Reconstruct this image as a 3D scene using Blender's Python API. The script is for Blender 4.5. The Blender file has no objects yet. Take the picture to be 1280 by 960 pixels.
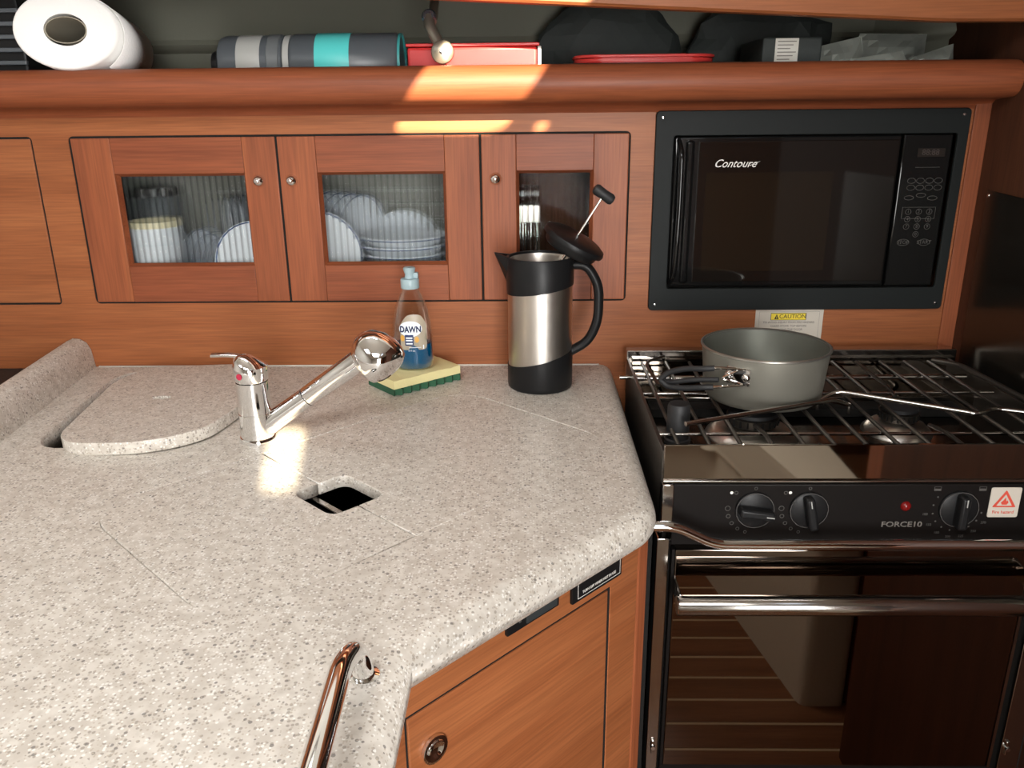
import bpy, bmesh, math, random
from mathutils import Vector, Matrix, noise
random.seed(7)
PI = math.pi
SC = bpy.context.scene
COL = SC.collection

# ------------------------------------------------------------------ camera
def make_camera():
    f, pitch, yaw, roll = 1030.0, math.radians(18.6), math.radians(1.2), math.radians(0.6)
    fwd = Vector((-math.sin(yaw) * math.cos(pitch), math.cos(yaw) * math.cos(pitch), -math.sin(pitch)))
    right = Vector((math.cos(yaw), math.sin(yaw), 0))
    up = right.cross(fwd)
    r2 = right * math.cos(roll) - up * math.sin(roll)
    u2 = up * math.cos(roll) + right * math.sin(roll)
    cam = bpy.data.cameras.new('camera')
    cam.sensor_width = 36.0
    cam.lens = f / 1280 * 36.0
    cam.clip_start = 0.01
    o = bpy.data.objects.new('camera', cam)
    COL.objects.link(o)
    m = Matrix((r2, u2, -fwd)).transposed().to_4x4()
    m.translation = (0, 0, 0.373)
    o.matrix_world = m
    SC.camera = o
make_camera()

# ------------------------------------------------------------------ world, sun, daylight lamps, exposure
SC.view_settings.view_transform = 'Standard'
SC.view_settings.look = 'None'
SC.view_settings.gamma = 1.0
SC.view_settings.use_curve_mapping = False
SC.view_settings.exposure = 0.0
w = bpy.data.worlds.new('sky'); SC.world = w; w.use_nodes = True
w.node_tree.nodes['Background'].inputs[0].default_value = (0.75, 0.86, 1.0, 1)
w.node_tree.nodes['Background'].inputs[1].default_value = 2.0

CEIL = 0.98
def sun():
    l = bpy.data.lights.new('sun', 'SUN'); l.energy = 32.0; l.angle = math.radians(0.45); l.color = (1.0, 0.86, 0.62)
    o = bpy.data.objects.new('sun', l); COL.objects.link(o)
    d = Vector((-0.30, 1.0, -0.42))
    o.rotation_euler = d.to_track_quat('-Z', 'Y').to_euler()
    o.location = (1.5, -4, 3)
sun()
def daylight(name, loc, target, sx, sy, power, color, spread=180):
    l = bpy.data.lights.new(name, 'AREA'); l.shape = 'RECTANGLE'; l.size = sx; l.size_y = sy
    l.energy = power; l.color = color
    o = bpy.data.objects.new(name, l); COL.objects.link(o)
    l.spread = math.radians(spread)
    o.location = loc
    o.rotation_euler = (Vector(target) - Vector(loc)).to_track_quat('-Z', 'Y').to_euler()
# two area lamps added overhead in unseen hatches; also the open companionway behind the photographer
daylight('overhead_area_lamp', (-0.30, -0.30, CEIL - 0.03), (-0.30, -0.28, 0), 0.62, 0.55, 17.0, (1.0, 0.99, 0.97))
daylight('companionway_daylight', (0.28, -1.20, 0.18), (-0.35, 0.80, -0.05), 0.60, 1.1, 12.5, (1.0, 0.99, 0.97), 85)
daylight('left_fill_lamp', (-1.0, 0.15, CEIL - 0.03), (-1.0, 0.17, 0), 0.45, 0.45, 2.5, (0.93, 0.97, 1.0))  # unseen fill lamp added on the left

daylight('portlight_daylight', (-0.35, 1.12, 0.84), (-0.35, 0.2, 0.3), 0.45, 0.13, 2.2, (0.95, 0.98, 1.0))

# ------------------------------------------------------------------ materials
def mat_new(name):
    m = bpy.data.materials.new(name); m.use_nodes = True
    nt = m.node_tree
    return m, nt, nt.nodes, nt.links, nt.nodes['Principled BSDF']
def plain(name, col, rough=0.5, metal=0.0, coat=0.0, spec=0.5, trans=0.0, ior=1.45, alpha=1.0, emit=None, bump=0.0, bscale=200.0):
    m, nt, N, L, b = mat_new(name)
    b.inputs['Base Color'].default_value = (*col, 1)
    b.inputs['Roughness'].default_value = rough
    b.inputs['Metallic'].default_value = metal
    b.inputs['Coat Weight'].default_value = coat
    b.inputs['Coat Roughness'].default_value = 0.08
    b.inputs['Specular IOR Level'].default_value = spec
    b.inputs['Transmission Weight'].default_value = trans
    b.inputs['IOR'].default_value = ior
    b.inputs['Alpha'].default_value = alpha
    if emit:
        b.inputs['Emission Color'].default_value = (*emit[:3], 1); b.inputs['Emission Strength'].default_value = emit[3]
    # slight procedural variation of tone and gloss
    tc = N.new('ShaderNodeTexCoord'); nz = N.new('ShaderNodeTexNoise'); nz.inputs['Scale'].default_value = bscale
    L.new(tc.outputs['Object'], nz.inputs['Vector'])
    mr = N.new('ShaderNodeMapRange'); mr.inputs['To Min'].default_value = max(0, rough * 0.85); mr.inputs['To Max'].default_value = min(1, rough * 1.15 + 0.005)
    L.new(nz.outputs['Fac'], mr.inputs['Value']); L.new(mr.outputs['Result'], b.inputs['Roughness'])
    if bump:
        bp = N.new('ShaderNodeBump'); bp.inputs['Strength'].default_value = bump; bp.inputs['Distance'].default_value = 0.002
        L.new(nz.outputs['Fac'], bp.inputs['Height']); L.new(bp.outputs['Normal'], b.inputs['Normal'])
    return m
def wood(name, axis, c0, c1, c2, rough=0.5, coat=0.05):
    m, nt, N, L, b = mat_new(name)
    tc = N.new('ShaderNodeTexCoord'); oi = N.new('ShaderNodeObjectInfo')
    add = N.new('ShaderNodeVectorMath'); add.operation = 'ADD'
    mul = N.new('ShaderNodeVectorMath'); mul.operation = 'SCALE'; mul.inputs[0].default_value = (7, 3, 5)
    L.new(oi.outputs['Random'], mul.inputs['Scale'])
    L.new(tc.outputs['Object'], add.inputs[0]); L.new(mul.outputs[0], add.inputs[1])
    mp = N.new('ShaderNodeMapping')
    s = [26.0, 26.0, 26.0]; s['xyz'.index(axis)] = 1.6
    mp.inputs['Scale'].default_value = s
    L.new(add.outputs[0], mp.inputs['Vector'])
    n1 = N.new('ShaderNodeTexNoise'); n1.inputs['Scale'].default_value = 1.0; n1.inputs['Detail'].default_value = 5; n1.inputs['Distortion'].default_value = 0.7
    L.new(mp.outputs[0], n1.inputs['Vector'])
    mp2 = N.new('ShaderNodeMapping'); s2 = [420.0, 420.0, 420.0]; s2['xyz'.index(axis)] = 14.0
    mp2.inputs['Scale'].default_value = s2
    L.new(add.outputs[0], mp2.inputs['Vector'])
    n2 = N.new('ShaderNodeTexNoise'); n2.inputs['Scale'].default_value = 1.0; n2.inputs['Detail'].default_value = 2
    L.new(mp2.outputs[0], n2.inputs['Vector'])
    cr = N.new('ShaderNodeValToRGB')
    cr.color_ramp.elements[0].position = 0.30; cr.color_ramp.elements[0].color = (*c0, 1)
    cr.color_ramp.elements[1].position = 0.72; cr.color_ramp.elements[1].color = (*c2, 1)
    e = cr.color_ramp.elements.new(0.5); e.color = (*c1, 1)
    L.new(n1.outputs['Fac'], cr.inputs['Fac'])
    mx = N.new('ShaderNodeMix'); mx.data_type = 'RGBA'; mx.blend_type = 'MULTIPLY'
    mr = N.new('ShaderNodeMapRange'); mr.inputs['From Min'].default_value = 0.3; mr.inputs['From Max'].default_value = 0.7
    mr.inputs['To Min'].default_value = 0.80; mr.inputs['To Max'].default_value = 1.08
    L.new(n2.outputs['Fac'], mr.inputs['Value'])
    mx.inputs['Factor'].default_value = 1.0
    L.new(cr.outputs['Color'], mx.inputs['A']); L.new(mr.outputs['Result'], mx.inputs['B'])
    L.new(mx.outputs['Result'], b.inputs['Base Color'])
    b.inputs['Roughness'].default_value = rough; b.inputs['Specular IOR Level'].default_value = 0.28
    b.inputs['Coat Weight'].default_value = coat; b.inputs['Coat Roughness'].default_value = 0.2
    bp = N.new('ShaderNodeBump'); bp.inputs['Strength'].default_value = 0.05; bp.inputs['Distance'].default_value = 0.001
    L.new(n2.outputs['Fac'], bp.inputs['Height']); L.new(bp.outputs['Normal'], b.inputs['Normal'])
    return m
CH = ((0.262, 0.081, 0.027), (0.308, 0.100, 0.035), (0.355, 0.123, 0.044))
CD = ((0.19, 0.049, 0.020), (0.24, 0.065, 0.026), (0.29, 0.084, 0.033))
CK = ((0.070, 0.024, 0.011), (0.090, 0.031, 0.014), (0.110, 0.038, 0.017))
WX = wood('cherry_grain_across', 'x', *CH)
WZ = wood('cherry_grain_upright', 'z', *CH)
WDX = wood('red_cherry_grain_across', 'x', *CD)
WDZ = wood('red_cherry_grain_upright', 'z', (0.225, 0.062, 0.024), (0.28, 0.080, 0.031), (0.335, 0.102, 0.038))
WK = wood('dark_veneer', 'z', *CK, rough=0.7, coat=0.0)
WF = wood('teak_plank', 'x', (0.17, 0.07, 0.035), (0.22, 0.095, 0.045), (0.27, 0.12, 0.06), rough=0.25)
HOLLY = plain('holly_strip', (0.62, 0.47, 0.30), 0.3)

def speckle(name):
    m, nt, N, L, b = mat_new(name)
    tc = N.new('ShaderNodeTexCoord')
    nz = N.new('ShaderNodeTexNoise'); nz.inputs['Scale'].default_value = 90.0; nz.inputs['Detail'].default_value = 3
    L.new(tc.outputs['Object'], nz.inputs['Vector'])
    base = N.new('ShaderNodeValToRGB')
    base.color_ramp.elements[0].position = 0.35; base.color_ramp.elements[0].color = (0.515, 0.468, 0.412, 1)
    base.color_ramp.elements[1].position = 0.65; base.color_ramp.elements[1].color = (0.64, 0.597, 0.537, 1)
    L.new(nz.outputs['Fac'], base.inputs['Fac'])
    prev = base.outputs['Color']
    for sc, lo, hi, r, col in ((345.0, 0.10, 0.36, 0.44, (0.30, 0.265, 0.225, 1)), (390.0, 0.58, 0.80, 0.44, (0.78, 0.76, 0.72, 1)), (250.0, 0.10, 0.19, 0.36, (0.16, 0.145, 0.13, 1)), (480.0, 0.3, 0.55, 0.42, (0.44, 0.38, 0.31, 1))):
        v = N.new('ShaderNodeTexVoronoi'); v.inputs['Scale'].default_value = sc
        L.new(tc.outputs['Object'], v.inputs['Vector'])
        sep = N.new('ShaderNodeSeparateColor'); L.new(v.outputs['Color'], sep.inputs[0])
        a = N.new('ShaderNodeMath'); a.operation = 'COMPARE'; a.inputs[1].default_value = (lo + hi) / 2; a.inputs[2].default_value = (hi - lo) / 2
        L.new(sep.outputs[0], a.inputs[0])
        c = N.new('ShaderNodeMath'); c.operation = 'LESS_THAN'; c.inputs[1].default_value = r
        L.new(v.outputs['Distance'], c.inputs[0])
        d = N.new('ShaderNodeMath'); d.operation = 'MULTIPLY'; L.new(a.outputs[0], d.inputs[0]); L.new(c.outputs[0], d.inputs[1])
        d2 = N.new('ShaderNodeMath'); d2.operation = 'MULTIPLY'; d2.inputs[1].default_value = 0.82; L.new(d.outputs[0], d2.inputs[0])
        mx = N.new('ShaderNodeMix'); mx.data_type = 'RGBA'
        L.new(d2.outputs[0], mx.inputs['Factor']); L.new(prev, mx.inputs['A']); mx.inputs['B'].default_value = col
        prev = mx.outputs['Result']
    L.new(prev, b.inputs['Base Color'])
    b.inputs['Roughness'].default_value = 0.38
    return m
STONE = speckle('speckled_solid_surface')
CHROME = plain('chrome', (0.86, 0.86, 0.86), 0.05, 1.0)
STEEL = plain('polished_steel', (0.46, 0.435, 0.41), 0.14, 1.0)
MIRROR = plain('mirror_polished_steel', (0.34, 0.30, 0.26), 0.03, 1.0, bscale=20)
BRUSH = plain('brushed_steel', (0.62, 0.58, 0.53), 0.32, 1.0)
DARKROD = plain('darkened_grate_steel', (0.085, 0.075, 0.065), 0.36, 0.8)
BLACK = plain('black_plastic', (0.009, 0.009, 0.0095), 0.40, spec=0.28, bump=0.02)
BLACKSOFT = plain('black_rubber', (0.014, 0.014, 0.015), 0.55)
BLACKGLOSS = plain('black_gloss', (0.006, 0.006, 0.006), 0.07)
BLACKPANEL = plain('black_enamel', (0.008, 0.0065, 0.006), 0.42, spec=0.12)
MWTRIM = plain('microwave_trim_black', (0.012, 0.014, 0.014), 0.5, spec=0.15)
MWGLASS = plain('microwave_door_glass', (0.008, 0.006, 0.005), 0.05, spec=0.6)
OVEN = plain('oven_mirror_glass', (0.20, 0.165, 0.14), 0.015, 1.0, bscale=10)
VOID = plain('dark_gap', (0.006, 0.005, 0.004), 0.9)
WIRE = plain('pale_coated_wire', (0.62, 0.62, 0.60), 0.25, spec=0.8)
WHITE = plain('white_porcelain', (0.86, 0.89, 0.95), 0.2)
BLUE = plain('blue_rim', (0.06, 0.10, 0.22), 0.25)
CREAM = plain('cream_rim', (0.78, 0.70, 0.48), 0.3)
PAPER = plain('paper_towel', (0.86, 0.85, 0.83), 0.95, bump=0.25, bscale=260)
CARD = plain('cardboard_tube', (0.30, 0.27, 0.21), 0.9)
LINER = plain('vinyl_liner', (0.18, 0.18, 0.14), 0.6, bump=0.1, bscale=120)
CEILM = plain('cream_headliner', (0.78, 0.75, 0.68), 0.6)
GREYP = plain('charcoal_tumbler', (0.085, 0.095, 0.105), 0.32)
GREYB = plain('pale_grey_band', (0.40, 0.40, 0.38), 0.4)
TURQ = plain('turquoise_band', (0.10, 0.62, 0.60), 0.4)
TEAL = plain('teal_edge', (0.05, 0.30, 0.30), 0.4)
RED = plain('red_plastic', (0.55, 0.03, 0.03), 0.3)
REDF = plain('red_silicone', (0.62, 0.045, 0.04), 0.35)
CLEARRIM = plain('clear_plastic_rim', (0.42, 0.42, 0.38), 0.25)
BAG = plain('pale_plastic_bag', (0.34, 0.36, 0.32), 0.35)
BAGD = plain('dark_cloth_bag', (0.030, 0.036, 0.034), 0.7)
LABELW = plain('white_label', (0.62, 0.60, 0.54), 0.6)
STICKER = plain('sticker_white', (0.56, 0.51, 0.44), 0.45)
YELLOW = plain('sticker_yellow', (0.80, 0.62, 0.05), 0.45)
INK = plain('black_ink', (0.02, 0.018, 0.015), 0.6)
INKG = plain('grey_ink', (0.20, 0.18, 0.16), 0.6)
WINK = plain('white_ink', (0.72, 0.70, 0.66), 0.6)
GINK = plain('dim_grey_ink', (0.085, 0.08, 0.075), 0.7, spec=0.2)
REDINK = plain('red_ink', (0.62, 0.07, 0.04), 0.5)
LEDM = plain('red_indicator', (0.16, 0.006, 0.006), 0.12)
POTM = plain('anodised_aluminium', (0.235, 0.225, 0.19), 0.46, 0.5)
POTIN = plain('pot_inside', (0.16, 0.165, 0.14), 0.46, 0.5)
POTRIM = plain('pot_rim_bright', (0.50, 0.49, 0.45), 0.3, 0.9)
SPONGE_Y = plain('yellow_sponge', (0.78, 0.70, 0.36), 0.95, bump=0.6, bscale=700)
SPONGE_G = plain('green_scourer', (0.030, 0.105, 0.055), 0.95, bump=0.6, bscale=900)
CAPM = plain('milky_blue_cap', (0.31, 0.41, 0.44), 0.35)
LIQ = plain('blue_soap', (0.0, 0.085, 0.20), 0.08, trans=0.15)
LBLBACK = plain('soap_label_cream', (0.36, 0.31, 0.235), 0.4)
LBLW = plain('soap_label_white', (0.74, 0.80, 0.86), 0.4)
NAVY = plain('navy_print', (0.015, 0.03, 0.11), 0.5)
ORANGE = plain('orange_print', (0.62, 0.33, 0.06), 0.5)
CUSHION = plain('cream_upholstery', (0.72, 0.66, 0.55), 0.85, bump=0.2)
GREYTILE = plain('locker_lining', (0.27, 0.265, 0.24), 0.5)

def clear(name, tint, gloss):
    m, nt, N, L, b = mat_new(name)
    N.remove(b)
    t = N.new('ShaderNodeBsdfTransparent'); t.inputs[0].default_value = (*tint, 1)
    g = N.new('ShaderNodeBsdfGlossy'); g.inputs['Roughness'].default_value = 0.05; g.inputs[0].default_value = (1, 1, 1, 1)
    fr = N.new('ShaderNodeLayerWeight'); fr.inputs['Blend'].default_value = gloss
    mx = N.new('ShaderNodeMixShader')
    L.new(fr.outputs['Facing'], mx.inputs['Fac']); L.new(t.outputs[0], mx.inputs[1]); L.new(g.outputs[0], mx.inputs[2])
    L.new(mx.outputs[0], N['Material Output'].inputs['Surface'])
    return m
BOTTLE = clear('clear_bottle_plastic', (0.93, 0.94, 0.93), 0.32)
def reeded(name):
    m, nt, N, L, b = mat_new(name)
    N.remove(b)
    t = N.new('ShaderNodeBsdfTransparent')
    lw = N.new('ShaderNodeLayerWeight'); lw.inputs['Blend'].default_value = 0.5        # steep flute flanks tinted darker by view angle to imitate lost light
    tr = N.new('ShaderNodeValToRGB'); tr.color_ramp.elements[0].position = 0.02; tr.color_ramp.elements[0].color = (0.95, 0.97, 0.96, 1)
    tr.color_ramp.elements[1].position = 0.30; tr.color_ramp.elements[1].color = (0.42, 0.44, 0.44, 1)
    L.new(lw.outputs['Facing'], tr.inputs['Fac']); L.new(tr.outputs['Color'], t.inputs[0])
    g = N.new('ShaderNodeBsdfGlass'); g.inputs['IOR'].default_value = 1.2; g.inputs['Roughness'].default_value = 0.0
    mx = N.new('ShaderNodeMixShader'); mx.inputs['Fac'].default_value = 0.36
    L.new(t.outputs[0], mx.inputs[1]); L.new(g.outputs[0], mx.inputs[2])
    L.new(mx.outputs[0], N['Material Output'].inputs['Surface'])
    return m
REED = reeded('reeded_glass')

# ------------------------------------------------------------------ helpers
ORG = {}
def org(p): return ORG.get(p.name, Vector((0, 0, 0))) if p else Vector((0, 0, 0))
def tag(o, label=None, cat=None, group=None, kind=None):
    if label: o['label'] = label
    if cat: o['category'] = cat
    if group: o['group'] = group
    if kind: o['kind'] = kind
    return o
def thing(name, label, cat, loc=(0, 0, 0), group=None, rot=None):
    o = bpy.data.objects.new(name, None); COL.objects.link(o)
    o.empty_display_size = 0.02
    o.location = loc
    if rot is not None: o.rotation_euler = rot; ORG[o.name] = Vector((0, 0, 0))
    else: ORG[o.name] = Vector(loc)
    return tag(o, label, cat, group)
def sub(name, parent, loc=None):           # an Empty part that carries sub-parts
    o = bpy.data.objects.new(name, None); COL.objects.link(o); o.parent = parent
    o.empty_display_size = 0.02
    ORG[o.name] = org(parent).copy()
    return o
def link(name, bm, mats, parent=None, smooth=False, flat6=False):
    if not isinstance(mats, (list, tuple)): mats = [mats]
    bmesh.ops.recalc_face_normals(bm, faces=bm.faces[:])
    og = org(parent)
    if og.length > 0:
        for v in bm.verts: v.co -= og
    me = bpy.data.meshes.new(name); bm.to_mesh(me); bm.free()
    for m in mats: me.materials.append(m)
    if smooth:
        for p in me.polygons: p.use_smooth = True
        try: me.set_sharp_from_angle(angle=math.radians(42))
        except Exception: pass
        lim = sorted((p.area for p in me.polygons), reverse=True)[min(5, len(me.polygons) - 1)] if flat6 else 1e9
        for p in me.polygons:
            if len(p.vertices) > 4 or p.area >= lim * 0.999: p.use_smooth = False
    o = bpy.data.objects.new(name, me); COL.objects.link(o)
    if parent: o.parent = parent
    ORG[o.name] = og.copy()
    return o
def add_box(bm, x0, x1, y0, y1, z0, z1, bev=0.0, seg=2, M=None):
    r = bmesh.ops.create_cube(bm, size=1.0)
    vs = r['verts']
    for v in vs:
        v.co = Vector(((x0 + x1) / 2 + v.co.x * (x1 - x0), (y0 + y1) / 2 + v.co.y * (y1 - y0), (z0 + z1) / 2 + v.co.z * (z1 - z0)))
    if bev > 0:
        es = list({e for v in vs for e in v.link_edges})
        rr = bmesh.ops.bevel(bm, geom=es, offset=bev, segments=seg, affect='EDGES', profile=0.5)
        vs = list({v for f in rr['faces'] for v in f.verts} | {v for v in vs if v.is_valid})
    if M is not None:
        for v in vs: v.co = M @ v.co
def box(name, x0, x1, y0, y1, z0, z1, mat, parent=None, bev=0.0, seg=2, M=None, smooth=None):
    bm = bmesh.new(); add_box(bm, x0, x1, y0, y1, z0, z1, bev, seg, M)
    return link(name, bm, mat, parent, smooth if smooth is not None else bev > 0, True)
def add_lathe(bm, prof, c=(0, 0, 0), n=32, M=None, zfun=None, sx=1.0, sy=1.0, arc=None):
    rings = []
    c = Vector(c)
    for i, (r, z) in enumerate(prof):
        if r < 1e-6:
            p = Vector((0, 0, z)); p = (M @ p if M is not None else p) + c
            rings.append([bm.verts.new(p)])
        else:
            ring = []
            for k in range(n):
                a = 2 * PI * k / n
                zz = z + (zfun(i, a) if zfun else 0)
                p = Vector((r * sx * math.cos(a), r * sy * math.sin(a), zz))
                p = (M @ p if M is not None else p) + c
                ring.append(bm.verts.new(p))
            rings.append(ring)
    for a, b in zip(rings, rings[1:]):
        if len(a) == 1 and len(b) == 1: continue
        for k in range(n):
            k2 = (k + 1) % n
            if len(a) == 1: bm.faces.new((a[0], b[k], b[k2]))
            elif len(b) == 1: bm.faces.new((a[k], a[k2], b[0]))
            else: bm.faces.new((a[k], a[k2], b[k2], b[k]))
    return rings
def lathe(name, prof, c, mat, parent=None, n=32, M=None, zfun=None, sx=1.0, sy=1.0):
    bm = bmesh.new(); add_lathe(bm, prof, c, n, M, zfun, sx, sy)
    return link(name, bm, mat, parent, True)
def rot_to(d):                              # matrix that turns +Z to direction d
    return Vector(d).normalized().to_track_quat('Z', 'Y').to_matrix()
def fillet(pts, r, n=6):
    out = [Vector(pts[0])]
    for a, b, c in zip(pts, pts[1:], pts[2:]):
        a, b, c = Vector(a), Vector(b), Vector(c)
        d1, d2 = (a - b), (c - b)
        rr = min(r, d1.length * 0.48, d2.length * 0.48)
        p, q = b + d1.normalized() * rr, b + d2.normalized() * rr
        for i in range(n + 1):
            t = i / n
            out.append(p * (1 - t) ** 2 + b * 2 * t * (1 - t) + q * t * t)
    out.append(Vector(pts[-1]))
    return out
def add_tube(bm, pts, r, n=12, ry=None, cap=True):
    pts = [Vector(p) for p in pts]
    rs = r if isinstance(r, (list, tuple)) else [r] * len(pts)
    ry = ry or rs
    if not isinstance(ry, (list, tuple)): ry = [ry] * len(pts)
    t0 = (pts[1] - pts[0]).normalized()
    ref = Vector((0, 0, 1)) if abs(t0.z) < 0.9 else Vector((0, 1, 0))
    nrm = (ref - t0 * ref.dot(t0)).normalized()
    rings = []
    for i, p in enumerate(pts):
        if i == 0: t = t0
        elif i == len(pts) - 1: t = (pts[i] - pts[i - 1]).normalized()
        else: t = ((pts[i + 1] - pts[i]).normalized() + (pts[i] - pts[i - 1]).normalized()).normalized()
        nrm = (nrm - t * nrm.dot(t)).normalized()
        bi = t.cross(nrm)
        rings.append([bm.verts.new(p + bi * rs[i] * math.cos(2 * PI * k / n) + nrm * ry[i] * math.sin(2 * PI * k / n)) for k in range(n)])
    for a, b in zip(rings, rings[1:]):
        for k in range(n): bm.faces.new((a[k], a[(k + 1) % n], b[(k + 1) % n], b[k]))
    if cap: bm.faces.new(rings[0]); bm.faces.new(rings[-1])
def tube(name, pts, r, mat, parent=None, n=12, ry=None):
    bm = bmesh.new(); add_tube(bm, pts, r, n, ry)
    return link(name, bm, mat, parent, True)
def rrect(x0, x1, y0, y1, r, n=6):
    out = []
    for cx, cy, a0 in ((x1 - r, y1 - r, 0), (x0 + r, y1 - r, 90), (x0 + r, y0 + r, 180), (x1 - r, y0 + r, 270)):
        for i in range(n + 1):
            a = math.radians(a0 + 90 * i / n)
            out.append((cx + r * math.cos(a), cy + r * math.sin(a)))
    return out
def rpoly(pts, r, n=6):                     # closed polygon with rounded corners, r one value or one per corner
    m = len(pts); out = []
    for i in range(m):
        a, b, c = Vector(pts[i - 1]), Vector(pts[i]), Vector(pts[(i + 1) % m])
        rr = r[i] if isinstance(r, (list, tuple)) else r
        if rr <= 0: out.append(tuple(b)); continue
        d1, d2 = a - b, c - b
        k = min(rr, d1.length * .49, d2.length * .49)
        p, q = b + d1.normalized() * k, b + d2.normalized() * k
        for j in range(n + 1):
            t = j / n
            out.append(tuple(p * (1 - t) ** 2 + b * 2 * t * (1 - t) + q * t * t))
    return out
def slab(name, loops, z0, z1, fn, mat, parent=None, bevel=0.0, smooth=False):
    """flat slab with holes: loops[0] outline, others holes, in a 2D plane; fn(a, b, c) maps to the world"""
    cu = bpy.data.curves.new(name + '_c', 'CURVE'); cu.dimensions = '2D'; cu.fill_mode = 'BOTH'
    cu.extrude = (z1 - z0) / 2 - bevel; cu.bevel_depth = bevel; cu.bevel_resolution = 1; cu.offset = -bevel
    for lp in loops:
        sp = cu.splines.new('POLY'); sp.points.add(len(lp) - 1); sp.use_cyclic_u = True
        for p, q in zip(sp.points, lp): p.co = (q[0], q[1], 0, 1)
    co = bpy.data.objects.new(name + '_c', cu); COL.objects.link(co)
    dg = bpy.context.evaluated_depsgraph_get()
    me = bpy.data.meshes.new_from_object(co.evaluated_get(dg))
    bm = bmesh.new(); bm.from_mesh(me)
    bpy.data.objects.remove(co); bpy.data.curves.remove(cu); bpy.data.meshes.remove(me)
    bmesh.ops.remove_doubles(bm, verts=bm.verts[:], dist=1e-6)
    zc = (z0 + z1) / 2
    for v in bm.verts: v.co = Vector(fn(v.co.x, v.co.y, v.co.z + zc))
    return link(name, bm, mat, parent, smooth)
XY = lambda a, b, c: (a, b, c)
XZ = lambda a, b, c: (a, c, b)              # c runs along world y
def prism(name, poly, c0, c1, fn, mat, parent=None, bev=0.0, seg=2):
    bm = bmesh.new()
    a = [bm.verts.new(fn(p[0], p[1], c0)) for p in poly]; b = [bm.verts.new(fn(p[0], p[1], c1)) for p in poly]
    m = len(poly)
    bm.faces.new(a); bm.faces.new(b)
    for i in range(m): bm.faces.new((a[i], a[(i + 1) % m], b[(i + 1) % m], b[i]))
    if bev > 0:
        es = [e for e in bm.edges if (e.verts[0] in a and e.verts[1] in a) or (e.verts[0] in b and e.verts[1] in b)]
        bmesh.ops.bevel(bm, geom=es, offset=bev, segments=seg, affect='EDGES', profile=0.5)
    return link(name, bm, mat, parent, True)
def text(name, s, size, M, mat, parent=None, shear=0.0, ext=0.0002, sx=1.0, bold=0.0, align='CENTER'):
    cu = bpy.data.curves.new(name + '_c', 'FONT'); cu.body = s; cu.size = size; cu.shear = shear
    cu.align_x = align; cu.align_y = 'CENTER'; cu.extrude = ext; cu.offset = bold; cu.resolution_u = 3
    co = bpy.data.objects.new(name + '_c', cu); COL.objects.link(co)
    dg = bpy.context.evaluated_depsgraph_get()
    me = bpy.data.meshes.new_from_object(co.evaluated_get(dg))
    bm = bmesh.new(); bm.from_mesh(me)
    bpy.data.objects.remove(co); bpy.data.curves.remove(cu); bpy.data.meshes.remove(me)
    for v in bm.verts: v.co = M @ Vector((v.co.x * sx, v.co.y, v.co.z))
    return link(name, bm, mat, parent)
def front(x, y, z):                         # plane facing the photographer (-y)
    return Matrix.Translation((x, y, z)) @ Matrix.Rotation(PI / 2, 4, 'X')
def ring(name, x, y, z, a, b, wdt, mat, parent):     # flat oval outline facing -y
    bm = bmesh.new(); n = 20; vs = []
    for k in range(n):
        t = 2 * PI * k / n
        vs.append((bm.verts.new((x + a * math.cos(t), y, z + b * math.sin(t))), bm.verts.new((x + (a - wdt) * math.cos(t), y, z + (b - wdt) * math.sin(t)))))
    for k in range(n):
        p, q = vs[k], vs[(k + 1) % n]; bm.faces.new((p[0], q[0], q[1], p[1]))
    return link(name, bm, mat, parent)

# ================================================================== THE ROOM
def structure(o, label=None): o['kind'] = 'structure'; (label and tag(o, label)); return o
YW = 1.2                                    # face of the joinery wall
# joinery wall with openings for the glazed lockers, the plain locker and the microwave
wall = slab('wall_back', [[(-1.5, -0.12), (0.634, -0.12), (0.634, 0.41), (-1.5, 0.41)],
      rrect(-0.6485, 0.1445, 0.0985, 0.3395, 0.007, 4), rrect(-1.10, -0.6995, 0.0975, 0.3395, 0.006, 4),
      rrect(0.196, 0.598, 0.108, 0.342, 0.004, 2)], YW, YW + 0.014, XZ, WX)
structure(wall, 'cherry wood joinery wall with locker openings behind the counter')
# lighter upright strip between the microwave and the dark side wall
structure(box('trim_3', 0.612, 0.634, YW - 0.003, YW, 0.0, 0.375, WDZ, None, 0.001), 'narrow upright wood strip beside the microwave')
# rounded fiddle rail along the shelf edge (real profile swept along x)
def fiddle():
    prof = [(1.215, 0.364), (1.2, 0.364), (1.197, 0.370), (1.190, 0.3745), (1.172, 0.377), (1.150, 0.378)]
    for i in range(9):
        a = -PI / 2 + PI * i / 8
        prof.append((1.150 - 0.022 * math.cos(a), 0.4015 + 0.0235 * math.sin(a)))
    prof += [(1.170, 0.4255), (1.176, 0.422), (1.178, 0.414), (1.178, 0.392), (1.215, 0.392)]
    bm = bmesh.new()
    xs = [-1.5, -1.0, -0.5, 0.0, 0.3, 0.59, 0.612, 0.624, 0.6335]
    rings = []
    for i, x in enumerate(xs):
        s = {6: 0.9985, 7: 0.992, 8: 0.975}.get(i, 1.0)
        rings.append([bm.verts.new((x, 1.215 + (y - 1.215) * s, 0.40 + (z - 0.40) * s)) for y, z in prof])
    m = len(prof)
    for a, b in zip(rings, rings[1:]):
        for k in range(m): bm.faces.new((a[k], a[(k + 1) % m], b[(k + 1) % m], b[k]))
    bm.faces.new(rings[0]); bm.faces.new(rings[-1])
    return structure(link('trim_1', bm, WDX, None, True), 'rounded wooden fiddle rail along the shelf edge')
fiddle()
structure(box('shelf_board', -1.5, 0.634, 1.18, 1.50, 0.380, 0.391, WX), 'wooden shelf board behind the rounded fiddle rail')['category'] = 'shelf'
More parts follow.
